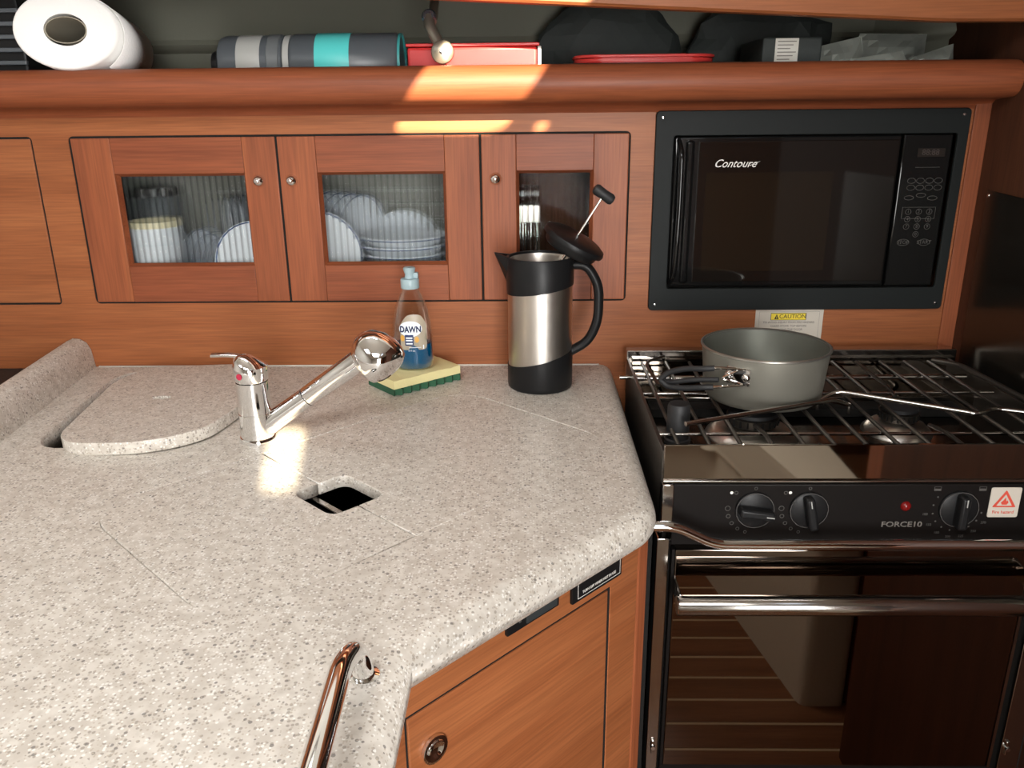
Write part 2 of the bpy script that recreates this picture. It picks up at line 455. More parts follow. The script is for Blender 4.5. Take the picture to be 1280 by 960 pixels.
# vinyl lined hull side behind the shelf
def liner():
    prof = [(1.47, 0.391), (1.47, 0.462), (1.455, 0.468), (1.45, 0.474), (1.455, 0.482), (1.44, 0.53), (1.40, 0.575), (1.33, 0.61), (1.22, 0.63), (1.13, 0.635)]
    bm = bmesh.new(); rings = []
    for x in (-1.5, -0.6, 0.0, 0.56, 0.60, 0.634):
        off = 0.0 if x < 0.57 else (-0.05 if x < 0.61 else -0.12)
        rings.append([bm.verts.new((x, y + off * (1 if y > 1.3 else 0.3), z)) for y, z in prof])
    for a, b in zip(rings, rings[1:]):
        for k in range(len(prof) - 1): bm.faces.new((a[k], a[k + 1], b[k + 1], b[k]))
    o = link('wall_liner', bm, LINER, None, True)
    sm = o.modifiers.new('thick', 'SOLIDIFY'); sm.thickness = 0.01; sm.offset = 1
    return structure(o, 'grey green vinyl liner behind the open shelf')
liner()
# upper wood trim that slopes down to the right
bm = bmesh.new()
lo = [(-1.5, 0.5725), (-0.083, 0.499), (0.18, 0.485), (0.517, 0.4675), (0.634, 0.4665)]
vs = []
for x, z in lo:
    vs.append([bm.verts.new((x, 1.112, z + 0.003)), bm.verts.new((x, 1.116, z)), bm.verts.new((x, 1.135, z)), bm.verts.new((x, 1.135, 0.60)), bm.verts.new((x, 1.112, 0.60))])
for a, b in zip(vs, vs[1:]):
    for k in range(5): bm.faces.new((a[k], a[(k + 1) % 5], b[(k + 1) % 5], b[k]))
bm.faces.new(vs[0]); bm.faces.new(vs[-1])
structure(link('trim_2', bm, WX), 'sloping wooden trim above the open shelf')
structure(box('wall_upper', -1.5, 1.5, 1.125, 1.14, 0.595, 1.02, CEILM), 'cream cabin side above the shelf opening')
structure(slab('window_1', [rrect(-0.60, -0.10, 0.75, 0.93, 0.05, 6), rrect(-0.575, -0.125, 0.775, 0.905, 0.04, 6)], 1.105, 1.1249, XZ, STEEL), 'oblong portlight frame above the shelf')
# side wall on the right of the cooker
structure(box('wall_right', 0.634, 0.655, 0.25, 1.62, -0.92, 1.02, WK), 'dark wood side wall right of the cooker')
structure(box('wall_reflection_wood', 0.65, 1.12, -1.32, -1.30, -0.92, 1.02, WX), 'unseen wood panel added for the microwave reflection')  # unseen panel added to give the microwave door a brown reflection
structure(box('wall_reflection_dark', 1.12, 1.48, -1.32, -1.30, -0.92, 1.02, WK), 'unseen dark panel added for the microwave reflection')  # unseen panel added to keep the rest of that reflection dark
structure(box('wall_left', -1.52, -1.5, -2.0, 1.62, -0.92, 1.02, CEILM), 'cream wall on the far left')
structure(box('wall_rear', -1.52, 1.5, -2.02, -2.0, -0.92, 1.02, CEILM), 'cream wall behind the photographer')
structure(box('wall_starboard', 1.48, 1.5, -2.0, 1.62, -0.92, 1.02, WK), 'dark wood wall of the passage to the right')
structure(box('wall_hull', -1.52, 1.5, 1.60, 1.62, -0.92, 1.02, CEILM), 'hull side behind the joinery')
# cream headliner whose unseen openings are cut to aim the sun patches
sky = [(-1.52, -2.02), (1.5, -2.02), (1.5, 1.62), (-1.52, 1.62)]
structure(slab('ceiling', [sky, rrect(0.268, 0.425, -0.335, 0.07, 0.03, 5), rpoly([(0.426, -1.572), (0.457, -1.572), (0.425, -1.395), (0.386, -1.395)], 0.008, 3), rrect(0.464, 0.482, -0.330, -0.296, 0.008, 4)],
     CEIL, CEIL + 0.004, XY, CEILM), 'cream headliner with openings cut to aim the sun patches')
for nm, (cx, cy, sx, sy) in (('lamp_frame', (-0.30, -0.30, 0.62, 0.55)), ('lamp_frame', (-1.0, 0.15, 0.45, 0.45))):  # frames added round the two overhead area lamps
    o = slab(nm, [rrect(cx - sx / 2 - .04, cx + sx / 2 + .04, cy - sy / 2 - .04, cy + sy / 2 + .04, .05), rrect(cx - sx / 2, cx + sx / 2, cy - sy / 2, cy + sy / 2, .04)], CEIL - 0.025, CEIL, XY, CEILM)
    structure(o, 'unseen frame added around an overhead area lamp')
# teak and holly sole: planks with pale strips between
fl = structure(box('floor', -1.52, 1.5, -2.0, 1.62, -0.93, -0.905, VOID), 'teak and holly cabin sole')
y = -0.45
for i in range(16):
    box('plank', -1.5, 1.48, y, y + 0.069, -0.905, -0.898, WF, fl, 0.0006, 1)
    box('holly_strip', -1.5, 1.48, y + 0.0695, y + 0.0755, -0.905, -0.8985, HOLLY, fl)
    y += 0.076
box('plank', -1.5, 1.48, -2.0, -0.451, -0.905, -0.898, WF, fl)
# settee opposite the cooker (mirrored in the oven door)
st = thing('settee', 'cream upholstered settee mirrored in the oven door', 'settee', (0.52, -0.25, -0.898))
sp_ = [(0.60, 0.10), (0.70, 0.10), (0.70, -1.05), (-0.25, -1.05), (-0.25, -0.52), (0.50, -0.45)]
prism('base', rpoly(sp_, 0.02, 3), -0.898, -0.50, XY, CUSHION, st)
prism('cushion', rpoly([(x_ + (0.0 if x_ > 0.65 else -0.008), y_ + 0.008) for x_, y_ in sp_], 0.03, 4), -0.4995, -0.385, XY, CUSHION, st, 0.02, 3)
box('post', 0.705, 0.755, 0.03, 0.10, -0.898, -0.08, WDZ, st, 0.004)

# ================================================================== COUNTER
TH = math.radians(46.5); CU, SU = math.cos(TH), math.sin(TH)
UN = lambda u, n, c: (u * CU + n * SU, u * SU - n * CU, c)    # along the diagonal front / outwards
def worktop():
    t = thing('worktop', 'speckled beige solid surface worktop with rounded front edge', 'worktop', (-0.3, 0.8, -0.04))
    xr, nl, xl = 0.108, -0.425, -0.105
    y1 = (SU * xr - nl) / CU; y2 = (SU * xl - nl) / CU
    path = fillet([(xr, 1.199, 0), (xr, y1, 0), (xl, y2, 0)], 0.02, 8)[:-1] + [Vector((xl, y2, 0)), Vector((xl, -0.15, 0))]
    ledge = [(-0.505, -0.15), (-0.665, 1.199)]
    outline = [(p.x, p.y) for p in path] + ledge
    sink = [UN(a, b, 0)[:2] for a, b in rrect(0.22, 0.722, -0.815, -0.537, 0.055, 8)]
    rec = rpoly([(-0.583, 0.872), (-0.617, 1.186), (-0.415, 1.186), (-0.385, 1.0), (-0.40, 0.905)], [0.05, 0.075, 0.06, 0.06, 0.05], 8)
    slab('top', [outline, sink, rec], -0.030, 0.0, XY, STONE, t)
    # bullnose swept along the free edges
    bm = bmesh.new(); rings = []; m = len(path); r = 0.02
    for i, p in enumerate(path):
        d1 = (path[i] - path[i - 1]).normalized() if i > 0 else (path[1] - path[0]).normalized()
        d2 = (path[i + 1] - path[i]).normalized() if i < m - 1 else d1
        n1, n2 = Vector((-d1.y, d1.x, 0)), Vector((-d2.y, d2.x, 0))
        mt = (n1 + n2).normalized(); k = 1 / max(0.4, mt.dot(n1))
        rings.append([bm.verts.new(p + mt * k * r * math.sin(PI * j / 10) + Vector((0, 0, -r + r * math.cos(PI * j / 10)))) for j in range(11)])
    for a, b in zip(rings, rings[1:]):
        for j in range(10): bm.faces.new((a[j], a[j + 1], b[j + 1], b[j]))
    link('bullnose_edge', bm, STONE, t, True)
    box('underside', -0.50, 0.108, 1.0, 1.19, -0.045, -0.031, VOID, t)
    # raised ledge on the left
    a, b = Vector((-0.665, 1.199, 0)), Vector((-0.505, -0.15, 0))
    d = (b - a).normalized(); ln = Vector((d.y, -d.x, 0))       # to the left of the counter
    if ln.x > 0: ln = -ln
    prof = [(0, -0.03), (0.0, 0.0), (0.003, 0.028), (0.008, 0.039), (0.017, 0.045), (0.027, 0.046), (0.036, 0.042), (0.043, 0.033), (0.047, 0.015), (0.048, -0.2), (0.02, -0.2)]
    bm = bmesh.new(); rs = []
    for q in (a, b): rs.append([bm.verts.new(q + ln * w_ + Vector((0, 0, z))) for w_, z in prof])
    for k in range(len(prof)): bm.faces.new((rs[0][k], rs[0][(k + 1) % len(prof)], rs[1][(k + 1) % len(prof)], rs[1][k]))
    bm.faces.new(rs[0]); bm.faces.new(rs[1])
    link('raised_ledge', bm, STONE, t, True)
    # bead of sealant along the wall
    tube('sealant_bead', [(-0.66, 1.1985, 0.0005), (0.107, 1.1985, 0.0005)], 0.0012, LABELW, t, 6)
    # well of the icebox under its lid
    bm = bmesh.new()
    ra = [bm.verts.new((x, y_, -0.0305)) for x, y_ in rec]; rb = [bm.verts.new((x, y_, -0.10)) for x, y_ in rec]
    for k in range(len(rec)): bm.faces.new((ra[k], ra[(k + 1) % len(rec)], rb[(k + 1) % len(rec)], rb[k]))
    bm.faces.new(rb)
    link('icebox_well', bm, VOID, t)
    return rec
rec = worktop()
# icebox lid, pulled out of its recess and lying askew
lid = thing('icebox_lid', 'loose speckled icebox lid lying askew over its recess at the back left', 'lid', (-0.478, 1.0, 0.004), rot=(math.radians(-0.5), math.radians(-1.3), 0))
lp = rpoly([(-0.069, -0.141), (-0.108, 0.10), (-0.085, 0.163), (0.075, 0.168), (0.118, 0.02), (0.098, -0.105), (0.04, -0.143)], [0.05, 0.05, 0.06, 0.05, 0.07, 0.05, 0.04], 8)
slab('panel', [lp, [(-0.006 + 0.013 * math.cos(a / 16 * 2 * PI), 0.017 + 0.006 * math.sin(a / 16 * 2 * PI)) for a in range(16)]], -0.005, 0.010, XY, STONE, lid, 0.001)
bm = bmesh.new(); add_lathe(bm, [(0, 0.004), (0.0128, 0.004)], (-0.006, 0.017, 0), 16, None, None, 1, 0.46); link('finger_hole', bm, plain('cream_hole_disc', (0.75, 0.68, 0.55), 0.8), lid)  # pale cream disc closing the finger hole
# the two sink covers with their shared square finger opening
def sink_cover(u0, u1, notch, name_label):
    g = 0.0014; n0, n1 = -0.815 + g, -0.537 - g
    if notch == 'right':
        pts = [(u0 + g, n0), (u0 + g, n1), (u1, n1), (u1, -0.628), (0.385, -0.628), (0.385, -0.700), (u1, -0.700), (u1, n0)]
    else:
        pts = [(u1 - g, n0), (u1 - g, n1), (u0, n1), (u0, -0.628), (0.450, -0.628), (0.450, -0.700), (u0, -0.700), (u0, n0)]
    poly = rpoly(pts, [0.0545, 0.0545, 0, 0, 0.014, 0.014, 0, 0], 8)
    o = slab('sink_cover', [poly], -0.014, -0.0003, UN, STONE, None, 0.0010)
    tag(o, name_label, 'sink cover', 'sink covers in the worktop')
sink_cover(0.22, 0.4153, 'right', 'left speckled sink cover, nearest the photographer, left of the seam')
sink_cover(0.4167, 0.722, 'left', 'right speckled sink cover, nearest the coffee press, right of the seam')
sk = thing('double_sink', 'dark double sink seen through the square opening of the covers', 'sink', UN(0.45, -0.67, -0.2))
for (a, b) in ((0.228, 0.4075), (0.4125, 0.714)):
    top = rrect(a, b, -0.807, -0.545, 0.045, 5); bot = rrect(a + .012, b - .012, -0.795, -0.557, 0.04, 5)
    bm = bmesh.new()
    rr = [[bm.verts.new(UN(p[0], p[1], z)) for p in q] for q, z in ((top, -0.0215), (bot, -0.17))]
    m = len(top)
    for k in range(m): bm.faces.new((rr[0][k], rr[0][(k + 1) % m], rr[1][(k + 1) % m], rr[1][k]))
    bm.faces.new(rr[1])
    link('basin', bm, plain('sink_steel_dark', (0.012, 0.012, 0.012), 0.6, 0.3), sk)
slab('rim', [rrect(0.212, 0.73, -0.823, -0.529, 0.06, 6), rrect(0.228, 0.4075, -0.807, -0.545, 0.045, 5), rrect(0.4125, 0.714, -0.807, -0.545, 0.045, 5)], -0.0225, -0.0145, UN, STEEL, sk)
slab('support_frame', [rrect(0.205, 0.737, -0.83, -0.522, 0.06, 6), rrect(0.2205, 0.7215, -0.8145, -0.5375, 0.055, 6)], -0.045, -0.0225, UN, VOID, sk)

# black appliance beyond the ledge on the far left
bx = thing('instrument_case', 'black glossy case beyond the raised ledge at the far left', 'case', (-0.86, 1.1, -0.05))
box('body', -1.05, -0.722, 1.02, 1.197, -0.10, -0.001, BLACKSOFT, bx, 0.002)
box('edge_strip', -0.775, -0.742, 1.018, 1.0195, -0.012, -0.0105, GREYB, bx)

# chrome grab rail
gr = thing('grab_rail', 'chrome grab rail standing on the counter at the bottom edge', 'rail', (-0.113, 0.478, 0))
tube('tube', fillet([(-0.114, 0.474, 0.0), (-0.1165, 0.466, 0.030), (-0.120, 0.440, 0.036), (-0.111, 0.18, 0.036), (-0.110, 0.16, 0.0)], 0.022, 8), 0.0078, CHROME, gr, 16)
for x, y_ in ((-0.114, 0.474), (-0.110, 0.16)):
    lathe('foot', [(0.0, 0.003), (0.007, 0.003), (0.0105, 0.002), (0.0105, 0.0), (0, 0)], (x, y_, 0.0002), CHROME, gr, 20)

# ================================================================== DIAGONAL BASE CABINET
cab = thing('base_cabinet', 'diagonal cherry wood base cabinet under the worktop', 'cabinet', (0, 0, 0), rot=(0, 0, TH))
NF = -0.432                                 # local x = u, local -y = n
FU = lambda a, b, c: (a, c, b)
# face with the door opening
Yf = -NF
slab('face_panel', [[(0.29, -0.90), (0.617, -0.90), (0.617, -0.031), (0.29, -0.031)], rrect(0.3125, 0.5735, -0.62, -0.079, 0.002, 2)], Yf, Yf + 0.018, FU, WX, cab)
slab('gap_shade_strip', [rrect(0.3120, 0.5745, -0.621, -0.0785, 0.002, 2), rrect(0.3155, 0.5700, -0.6165, -0.0820, 0.002, 2)], Yf + 0.0014, Yf + 0.012, FU, VOID, cab)  # black ring set in the door gap as painted shade
dr = box('door', 0.316, 0.5695, Yf + 0.0005, Yf + 0.018, -0.616, -0.0825, WX, cab, 0.0012)
lathe('ring_pull', [(0.0, 0.0015), (0.006, 0.0015), (0.0075, 0.0028), (0.011, 0.003), (0.0128, 0.0025), (0.0133, 0.0), (0, 0)], (0.341, Yf - 0.0, -0.126), CHROME, dr, 28, Matrix.Rotation(PI / 2, 3, 'X'))
tube('ring_pull_bar', [(0.341 + 0.0085 * math.cos(a), Yf - 0.0034, -0.126 + 0.0085 * math.sin(a)) for a in [math.radians(k) for k in range(20, 175, 15)]], 0.0013, CHROME, dr, 8)
box('corner_post', 0.618, 0.634, Yf - 0.001, Yf + 0.02, -0.90, -0.031, WDZ, cab, 0.002)
box('end_panel', 0.610, 0.632, Yf + 0.019, Yf + 0.36, -0.90, -0.046, WK, cab, 0, M=Matrix.Translation((0.632, Yf + 0.019, 0)) @ Matrix.Rotation(PI / 2 - TH - PI / 2 + TH * 0 + math.radians(43.5), 4, 'Z') @ Matrix.Translation((-0.632, -Yf - 0.019, 0)))
box('carcass_back', 0.30, 0.60, Yf + 0.03, Yf + 0.05, -0.90, -0.06, VOID, cab)
# two black panels screwed to the cabinet face
p = box('socket_panel', 0.424, 0.491, Yf - 0.004, Yf, -0.060, -0.020, BLACK, cab, 0.001); tag(p, 'small black socket panel')
box('cover_flap', 0.447, 0.487, Yf - 0.0055, Yf - 0.0035, -0.057, -0.022, plain('flap_grey', (0.035, 0.04, 0.042), 0.35), p, 0.0006)
box('tab', 0.438, 0.4405, Yf - 0.0048, Yf - 0.0035, -0.052, -0.026, plain('tab_grey', (0.09, 0.09, 0.085), 0.5), p)
p = box('gas_panel', 0.510, 0.585, Yf - 0.004, Yf, -0.0695, -0.022, BLACK, cab, 0.001); tag(p, 'black gas switch panel with white border')
yy = Yf - 0.0043
for a, b, c, d in ((0.517, 0.5176, -0.066, -0.024), (0.581, 0.5816, -0.066, -0.024), (0.517, 0.5816, -0.066, -0.0654)):
    box('border_line', a, b, yy - 0.0002, yy, c, d, WINK, p)
text('lettering', 'TURN OFF WHEN NOT IN USE', 0.0042, front(0.5495, yy, -0.0615), WINK, p, sx=0.88)
text('lettering', 'OFF', 0.0034, front(0.5255, yy, -0.049), WINK, p)
text('lettering', 'PRESS ON', 0.0034, front(0.571, yy, -0.044), WINK, p)
box('indicator', 0.546, 0.5485, yy - 0.0006, yy, -0.047, -0.0445, LEDM, p)

# ================================================================== WALL LOCKERS
lk = thing('wall_locker', 'cherry wood wall locker with three reeded glass doors', 'locker', (-0.25, 1.3, 0.09))
bm = bmesh.new()
add_box(bm, -0.665, 0.160, 1.4, 1.41, 0.085, 0.355); add_box(bm, -0.665, 0.160, 1.2145, 1.41, 0.080, 0.094)
add_box(bm, -0.665, 0.160, 1.2145, 1.41, 0.344, 0.354); add_box(bm, -0.668, -0.655, 1.2145, 1.41, 0.085, 0.35); add_box(bm, 0.150, 0.163, 1.2145, 1.41, 0.085, 0.35)
link('carcass', bm, GREYTILE, lk)
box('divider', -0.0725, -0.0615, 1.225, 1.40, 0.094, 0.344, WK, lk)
slab('gap_shade_strip', [rrect(-0.6490, 0.1450, 0.0980, 0.3400, 0.007, 4)] + [[(a, 0.102), (b, 0.102), (b, 0.336), (a, 0.336)] for a, b in ((-0.644, -0.357), (-0.351, -0.0695), (-0.0635, 0.1405))], YW + 0.002, YW + 0.012, XZ, VOID, lk)  # black frame filling the gaps round the glass doors, shade put in as colour
def glazed_door(x0, x1, px0, px1, kx, lbl):
    d = sub('door', lk); tag(d, lbl)
    z0, z1, pz0, pz1 = 0.1010, 0.3365, 0.154, 0.287
    ya, yb = YW + 0.0005, YW + 0.016
    box('stile', x0, px0, ya, yb, z0, z1, WDZ, d, 0.0012)
    box('stile', px1, x1, ya, yb, z0, z1, WDZ, d, 0.0012)
    box('rail', px0 + 0.0002, px1 - 0.0002, ya + 0.0004, yb, pz1, z1, WDX, d, 0.0006)
    box('rail', px0 + 0.0002, px1 - 0.0002, ya + 0.0004, yb, z0, pz0, WDX, d, 0.0006)
    # small bead around the pane
    bm = bmesh.new(); b = 0.004
    o_ = [(px0, pz0), (px1, pz0), (px1, pz1), (px0, pz1)]; i_ = [(px0 + b, pz0 + b), (px1 - b, pz0 + b), (px1 - b, pz1 - b), (px0 + b, pz1 - b)]
    A = [bm.verts.new((x, ya + 0.002, z)) for x, z in o_]; B = [bm.verts.new((x, ya + 0.010, z)) for x, z in i_]
    for k in range(4): bm.faces.new((A[k], A[(k + 1) % 4], B[(k + 1) % 4], B[k]))
    link('glazing_bead', bm, WDX, d)
    # pane with upright flutes
    bm = bmesh.new(); per = 0.0092; w_ = px1 - px0; n = int(w_ / per * 8)
    f0, f1, b0, b1 = [], [], [], []
    for k in range(n + 1):
        x = px0 + 0.001 + (w_ - 0.002) * k / n
        ph = (x / per) % 1.0
        yo = YW + 0.0125 - 0.0020 * math.sin(PI * ph)
        f0.append(bm.verts.new((x, yo, pz0 + 0.001))); f1.append(bm.verts.new((x, yo, pz1 - 0.001)))
        b0.append(bm.verts.new((x, YW + 0.0145, pz0 + 0.001))); b1.append(bm.verts.new((x, YW + 0.0145, pz1 - 0.001)))
    for k in range(n):
        bm.faces.new((f0[k], f0[k + 1], f1[k + 1], f1[k])); bm.faces.new((b0[k], b1[k], b1[k + 1], b0[k + 1]))
        bm.faces.new((f0[k], b0[k], b0[k + 1], f0[k + 1])); bm.faces.new((f1[k], f1[k + 1], b1[k + 1], b1[k]))
    bm.faces.new((f0[0], f1[0], b1[0], b0[0])); bm.faces.new((f0[-1], b0[-1], b1[-1], f1[-1]))
    link('glass_pane', bm, REED, d, True)
    lathe('knob', [(0.0, 0.0095), (0.003, 0.0092), (0.006, 0.0075), (0.008, 0.0045), (0.0086, 0.0015), (0.0086, -0.001), (0, -0.001)], (kx, ya, 0.2765), CHROME, d, 24, Matrix.Rotation(PI / 2, 3, 'X'))
    lathe('knob_button', [(0.0, 0.0112), (0.0022, 0.0110), (0.0032, 0.0100), (0.0034, 0.008), (0, 0.008)], (kx, ya, 0.2765), CHROME, d, 20, Matrix.Rotation(PI / 2, 3, 'X'))
glazed_door(-0.6455, -0.3555, -0.590, -0.403, -0.383, 'left glass door')
glazed_door(-0.3525, -0.0680, -0.299, -0.117, -0.336, 'middle glass door')
glazed_door(-0.0650, 0.1420, -0.016, 0.093, -0.0455, 'right narrow glass door')
pl = thing('plain_locker', 'plain wood locker with a flush door left of the glass doors', 'locker', (-0.9, 1.3, 0.09))
slab('gap_shade_strip', [rrect(-1.1005, -0.699, 0.097, 0.340, 0.006, 4), [(-1.096, 0.102), (-0.7035, 0.102), (-0.7035, 0.335), (-1.096, 0.335)]], YW + 0.002, YW + 0.012, XZ, VOID, pl)  # black ring standing in for the shade of the door gap
box('door', -1.097, -0.7025, YW + 0.0005, YW + 0.016, 0.1005, 0.3365, WX, pl, 0.0012)
box('carcass', -1.11, -0.69, YW + 0.0165, 1.40, 0.088, 0.35, VOID, pl)

# ------------------------------------------------------------------ crockery behind the glass
FZ = 0.094
def plate(name, r, c, nrm, label, cat='plate', grp='plates standing in the wall locker'):
    t = thing(name, label, cat, c, grp)
    M = rot_to(nrm)
    lathe('dish', [(0.0, 0.0), (r * 0.62, 0.0), (r * 0.70, 0.003), (r * 0.97, 0.009), (r, 0.0105), (r, 0.0125), (r * 0.96, 0.012), (r * 0.70, 0.006), (r * 0.60, 0.003), (0, 0.003)], c, WHITE, t, 40, M)
    lathe('blue_rim', [(r * 0.955, 0.01245), (r * 0.985, 0.0130), (r * 0.985, 0.0128), (r * 0.955, 0.0122)], c, BLUE, t, 40, M)
def upright(x, y_, r, yaw, lean=0.0, base=0.0):      # plate standing on its rim; normal turned by yaw from -y towards -x
    nrm = Vector((-math.sin(yaw), -math.cos(yaw), lean))
    return (x, y_, FZ + base + r * 0.995), nrm
ords = ['first', 'second', 'third', 'fourth', 'fifth', 'sixth', 'seventh']
c, n_ = upright(-0.405, 1.2298, 0.062, 0.0); plate('side_plate', 0.062, c, n_, 'small white plate facing forward at the right of the left glass door')
for i in range(4):
    c, n_ = upright(-0.468 + i * 0.0165, 1.325, 0.064 + 0.001 * i, math.radians(64), 0.0, 0.021)
    plate('dinner_plate', 0.064 + 0.001 * i, c, n_, f'{ords[i]} edge-on white plate from the left behind the left glass door')
for i in range(3):
    c, n_ = upright(-0.548 + i * 0.0138, 1.346, 0.048 - i * 0.004, math.radians(-70))
    plate('bowl', 0.048 - i * 0.004, c, n_, f'{ords[i]} upright white bowl right of the white mug', 'bowl')
c, n_ = upright(-0.318, 1.2490, 0.068, math.radians(-3)); plate('side_plate', 0.068, c, n_, 'white plate facing forward at the left of the middle glass door')
for i in range(4):
    c, n_ = upright(-0.324 + i * 0.0162, 1.325, 0.068 - 0.001 * i, math.radians(-64), 0.0, 0.021)
    plate('dinner_plate', 0.068 - 0.001 * i, c, n_, f'{ords[i]} edge-on white plate from the left behind the middle glass door')
for i in range(4):
    t = thing('stacked_bowl', f'{ords[i]} white bowl from the bottom of the stack behind the middle glass', 'bowl', (-0.195, 1.297, FZ + 0.020 + i * 0.013), 'white bowls stacked behind the middle glass')
    z0 = FZ + 0.020 + i * 0.013
    lathe('bowl_body', [(0, 0), (0.035, 0), (0.055, 0.016), (0.068, 0.030), (0.0695, 0.031), (0.067, 0.033), (0.053, 0.020), (0.034, 0.004), (0, 0.004)], (-0.195, 1.297, z0), WHITE, t, 40)
    lathe('blue_rim', [(0.0672, 0.0325), (0.0697, 0.0308), (0.0697, 0.0296), (0.0690, 0.0296)], (-0.195, 1.297, z0), BLUE, t, 40)
lathe_b = thing('serving_plate', 'large white plate standing behind the bowl stack', 'plate', (-0.205, 1.37, FZ))
lathe('dish', [(0, 0), (0.04, 0), (0.058, 0.007), (0.060, 0.009), (0.04, 0.003), (0, 0.003)], (-0.205, 1.3795, FZ + 0.060), WHITE, lathe_b, 40, rot_to((0, -1, 0)))
mg = thing('mug', 'white mug with a cream rim at the left of the left glass door', 'mug', (-0.568, 1.256, FZ))
lathe('body', [(0, 0), (0.034, 0), (0.037, 0.004), (0.0375, 0.112), (0.036, 0.112), (0.0355, 0.008), (0, 0.008)], (-0.568, 1.256, FZ), WHITE, mg, 36)
lathe('cream_rim', [(0.0377, 0.112), (0.0380, 0.121), (0.0360, 0.121), (0.0355, 0.112)], (-0.568, 1.256, FZ), CREAM, mg, 36)
lathe('blue_line', [(0.0377, 0.087), (0.03785, 0.0878), (0.0377, 0.0886)], (-0.568, 1.256, FZ), LBLW, mg, 36)
jar = thing('storage_jar', 'dark lidded jar standing behind the white mug', 'jar', (-0.602, 1.350, FZ))
lathe('body', [(0, 0), (0.04, 0), (0.041, 0.14), (0.036, 0.148), (0, 0.148)], (-0.602, 1.350, FZ), GREYP, jar, 32)
lathe('lid', [(0, 0.148), (0.034, 0.148), (0.034, 0.162), (0, 0.164)], (-0.602, 1.350, FZ), BLACKGLOSS, jar, 32)
wr = thing('dish_rack', 'chrome wire dish rack at the back of the wall locker', 'rack', (-0.33, 1.385, FZ))
for z in (0.245, 0.222, 0.196):
    tube('cross_wire', [(-0.52, 1.3955, z), (-0.085, 1.3955, z)], 0.0019, WIRE, wr, 6)
for i in range(24):
    x = -0.515 + i * 0.0185
    tube('upright_wire', [(x, 1.3983, FZ), (x, 1.3983, 0.25)], 0.0013, WIRE, wr, 5)
for y_ in (1.30, 1.355): tube('base_wire', [(-0.478, y_, 0.1125), (-0.268, y_, 0.1125)], 0.0019, WIRE, wr, 6)
gl = thing('cutlery_stand', 'chrome wire cutlery stand right of the bowl stack', 'stand', (-0.1, 1.24, FZ))
for i in range(5):
    x = -0.121 + i * 0.0085
    tube('wire', fillet([(x, 1.24, FZ), (x, 1.24, 0.222 - i * 0.002), (x + 0.006, 1.24, 0.222 - i * 0.002), (x + 0.006, 1.24, FZ)], 0.003, 3), 0.0011, WIRE, gl, 6)
for i in range(4):
    x = -0.012 + i * 0.0085
    t = thing('fork', f'{ords[i]} standing fork from the left behind the right glass door', 'fork', (x, 1.26, FZ), 'forks standing behind the right glass')
    tube('handle', [(x, 1.26, FZ), (x, 1.26, 0.185), (x, 1.262, 0.207)], [0.0035, 0.003, 0.0022], STEEL, t, 8, [0.0015] * 3)
    prism('head', [(x - 0.0030, 0.207), (x + 0.0030, 0.207), (x + 0.0034, 0.232), (x - 0.0034, 0.232)], 1.261, 1.2625, XZ, BRUSH, t)
    for k in range(3):
        xx = x - 0.0028 + k * 0.0028
        tube('tine', [(xx, 1.2617, 0.231), (xx, 1.2595, 0.262)], [0.0010, 0.0007], CHROME, t, 6)
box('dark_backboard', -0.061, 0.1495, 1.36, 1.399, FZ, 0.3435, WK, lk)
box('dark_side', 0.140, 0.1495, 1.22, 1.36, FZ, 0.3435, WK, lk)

# ================================================================== MICROWAVE
mw = thing('microwave', 'black built-in microwave oven in the joinery wall', 'microwave', (0.392, 1.25, 0.085))
slab('trim_frame', [rrect(0.1775, 0.6065, 0.085, 0.3655, 0.006, 4), rrect(0.203, 0.5925, 0.1175, 0.3325, 0.004, 3)], YW - 0.006, YW - 0.0002, XZ, MWTRIM, mw, 0.001)
for x, z in ((0.187, 0.357), (0.597, 0.357), (0.187, 0.094), (0.597, 0.094)):
    lathe('screw', [(0, 0.0012), (0.0015, 0.001), (0.0022, 0.0)], (x, YW - 0.006, z), CHROME, mw, 12, Matrix.Rotation(PI / 2, 3, 'X'))
box('body', 0.200, 0.594, YW + 0.018, 1.45, 0.112, 0.338, VOID, mw)
md = box('door', 0.206, 0.520, YW + 0.002, YW + 0.017, 0.1185, 0.3315, BLACKGLOSS, mw, 0.003)
box('window', 0.240, 0.517, YW + 0.0005, YW + 0.003, 0.126, 0.3245, MWGLASS, md, 0.001)
tube('handle', fillet([(0.2085, YW + 0.004, 0.124), (0.2125, YW - 0.010, 0.14), (0.2145, YW - 0.013, 0.22), (0.2145, YW - 0.010, 0.31), (0.2115, YW + 0.004, 0.327)], 0.03, 5), 0.0035, BLACKGLOSS, md, 12)
box('handle_recess', 0.222, 0.2335, YW - 0.001, YW + 0.003, 0.124, 0.326, BLACKGLOSS, md, 0.004, 3)
box('inner_screen', 0.252, 0.430, YW - 0.0001, YW + 0.001, 0.142, 0.282, plain('perforated_screen', (0.013, 0.009, 0.006), 0.05, spec=0.6), md)
text('lettering', 'Contoure', 0.0155, front(0.291, YW - 0.0001, 0.294), WINK, md, shear=0.45, sx=0.95, bold=0.0001)
tube('lettering_swash', [(0.312, YW - 0.0002, 0.291), (0.318, YW - 0.0002, 0.2945), (0.326, YW - 0.0002, 0.297)], [0.0007, 0.0005, 0.0001], WINK, md, 6)
cp = box('control_panel', 0.5225, 0.590, YW + 0.001, YW + 0.017, 0.1185, 0.3315, BLACKGLOSS, mw, 0.002)
yk = YW + 0.0007
box('display', 0.5435, 0.5815, yk - 0.0003, yk, 0.301, 0.3125, plain('display_window', (0.018, 0.014, 0.012), 0.2), cp)
text('display_digits', '88:88', 0.011, front(0.5615, yk - 0.0004, 0.3068), plain('unlit_digits', (0.045, 0.032, 0.028), 0.4), cp)
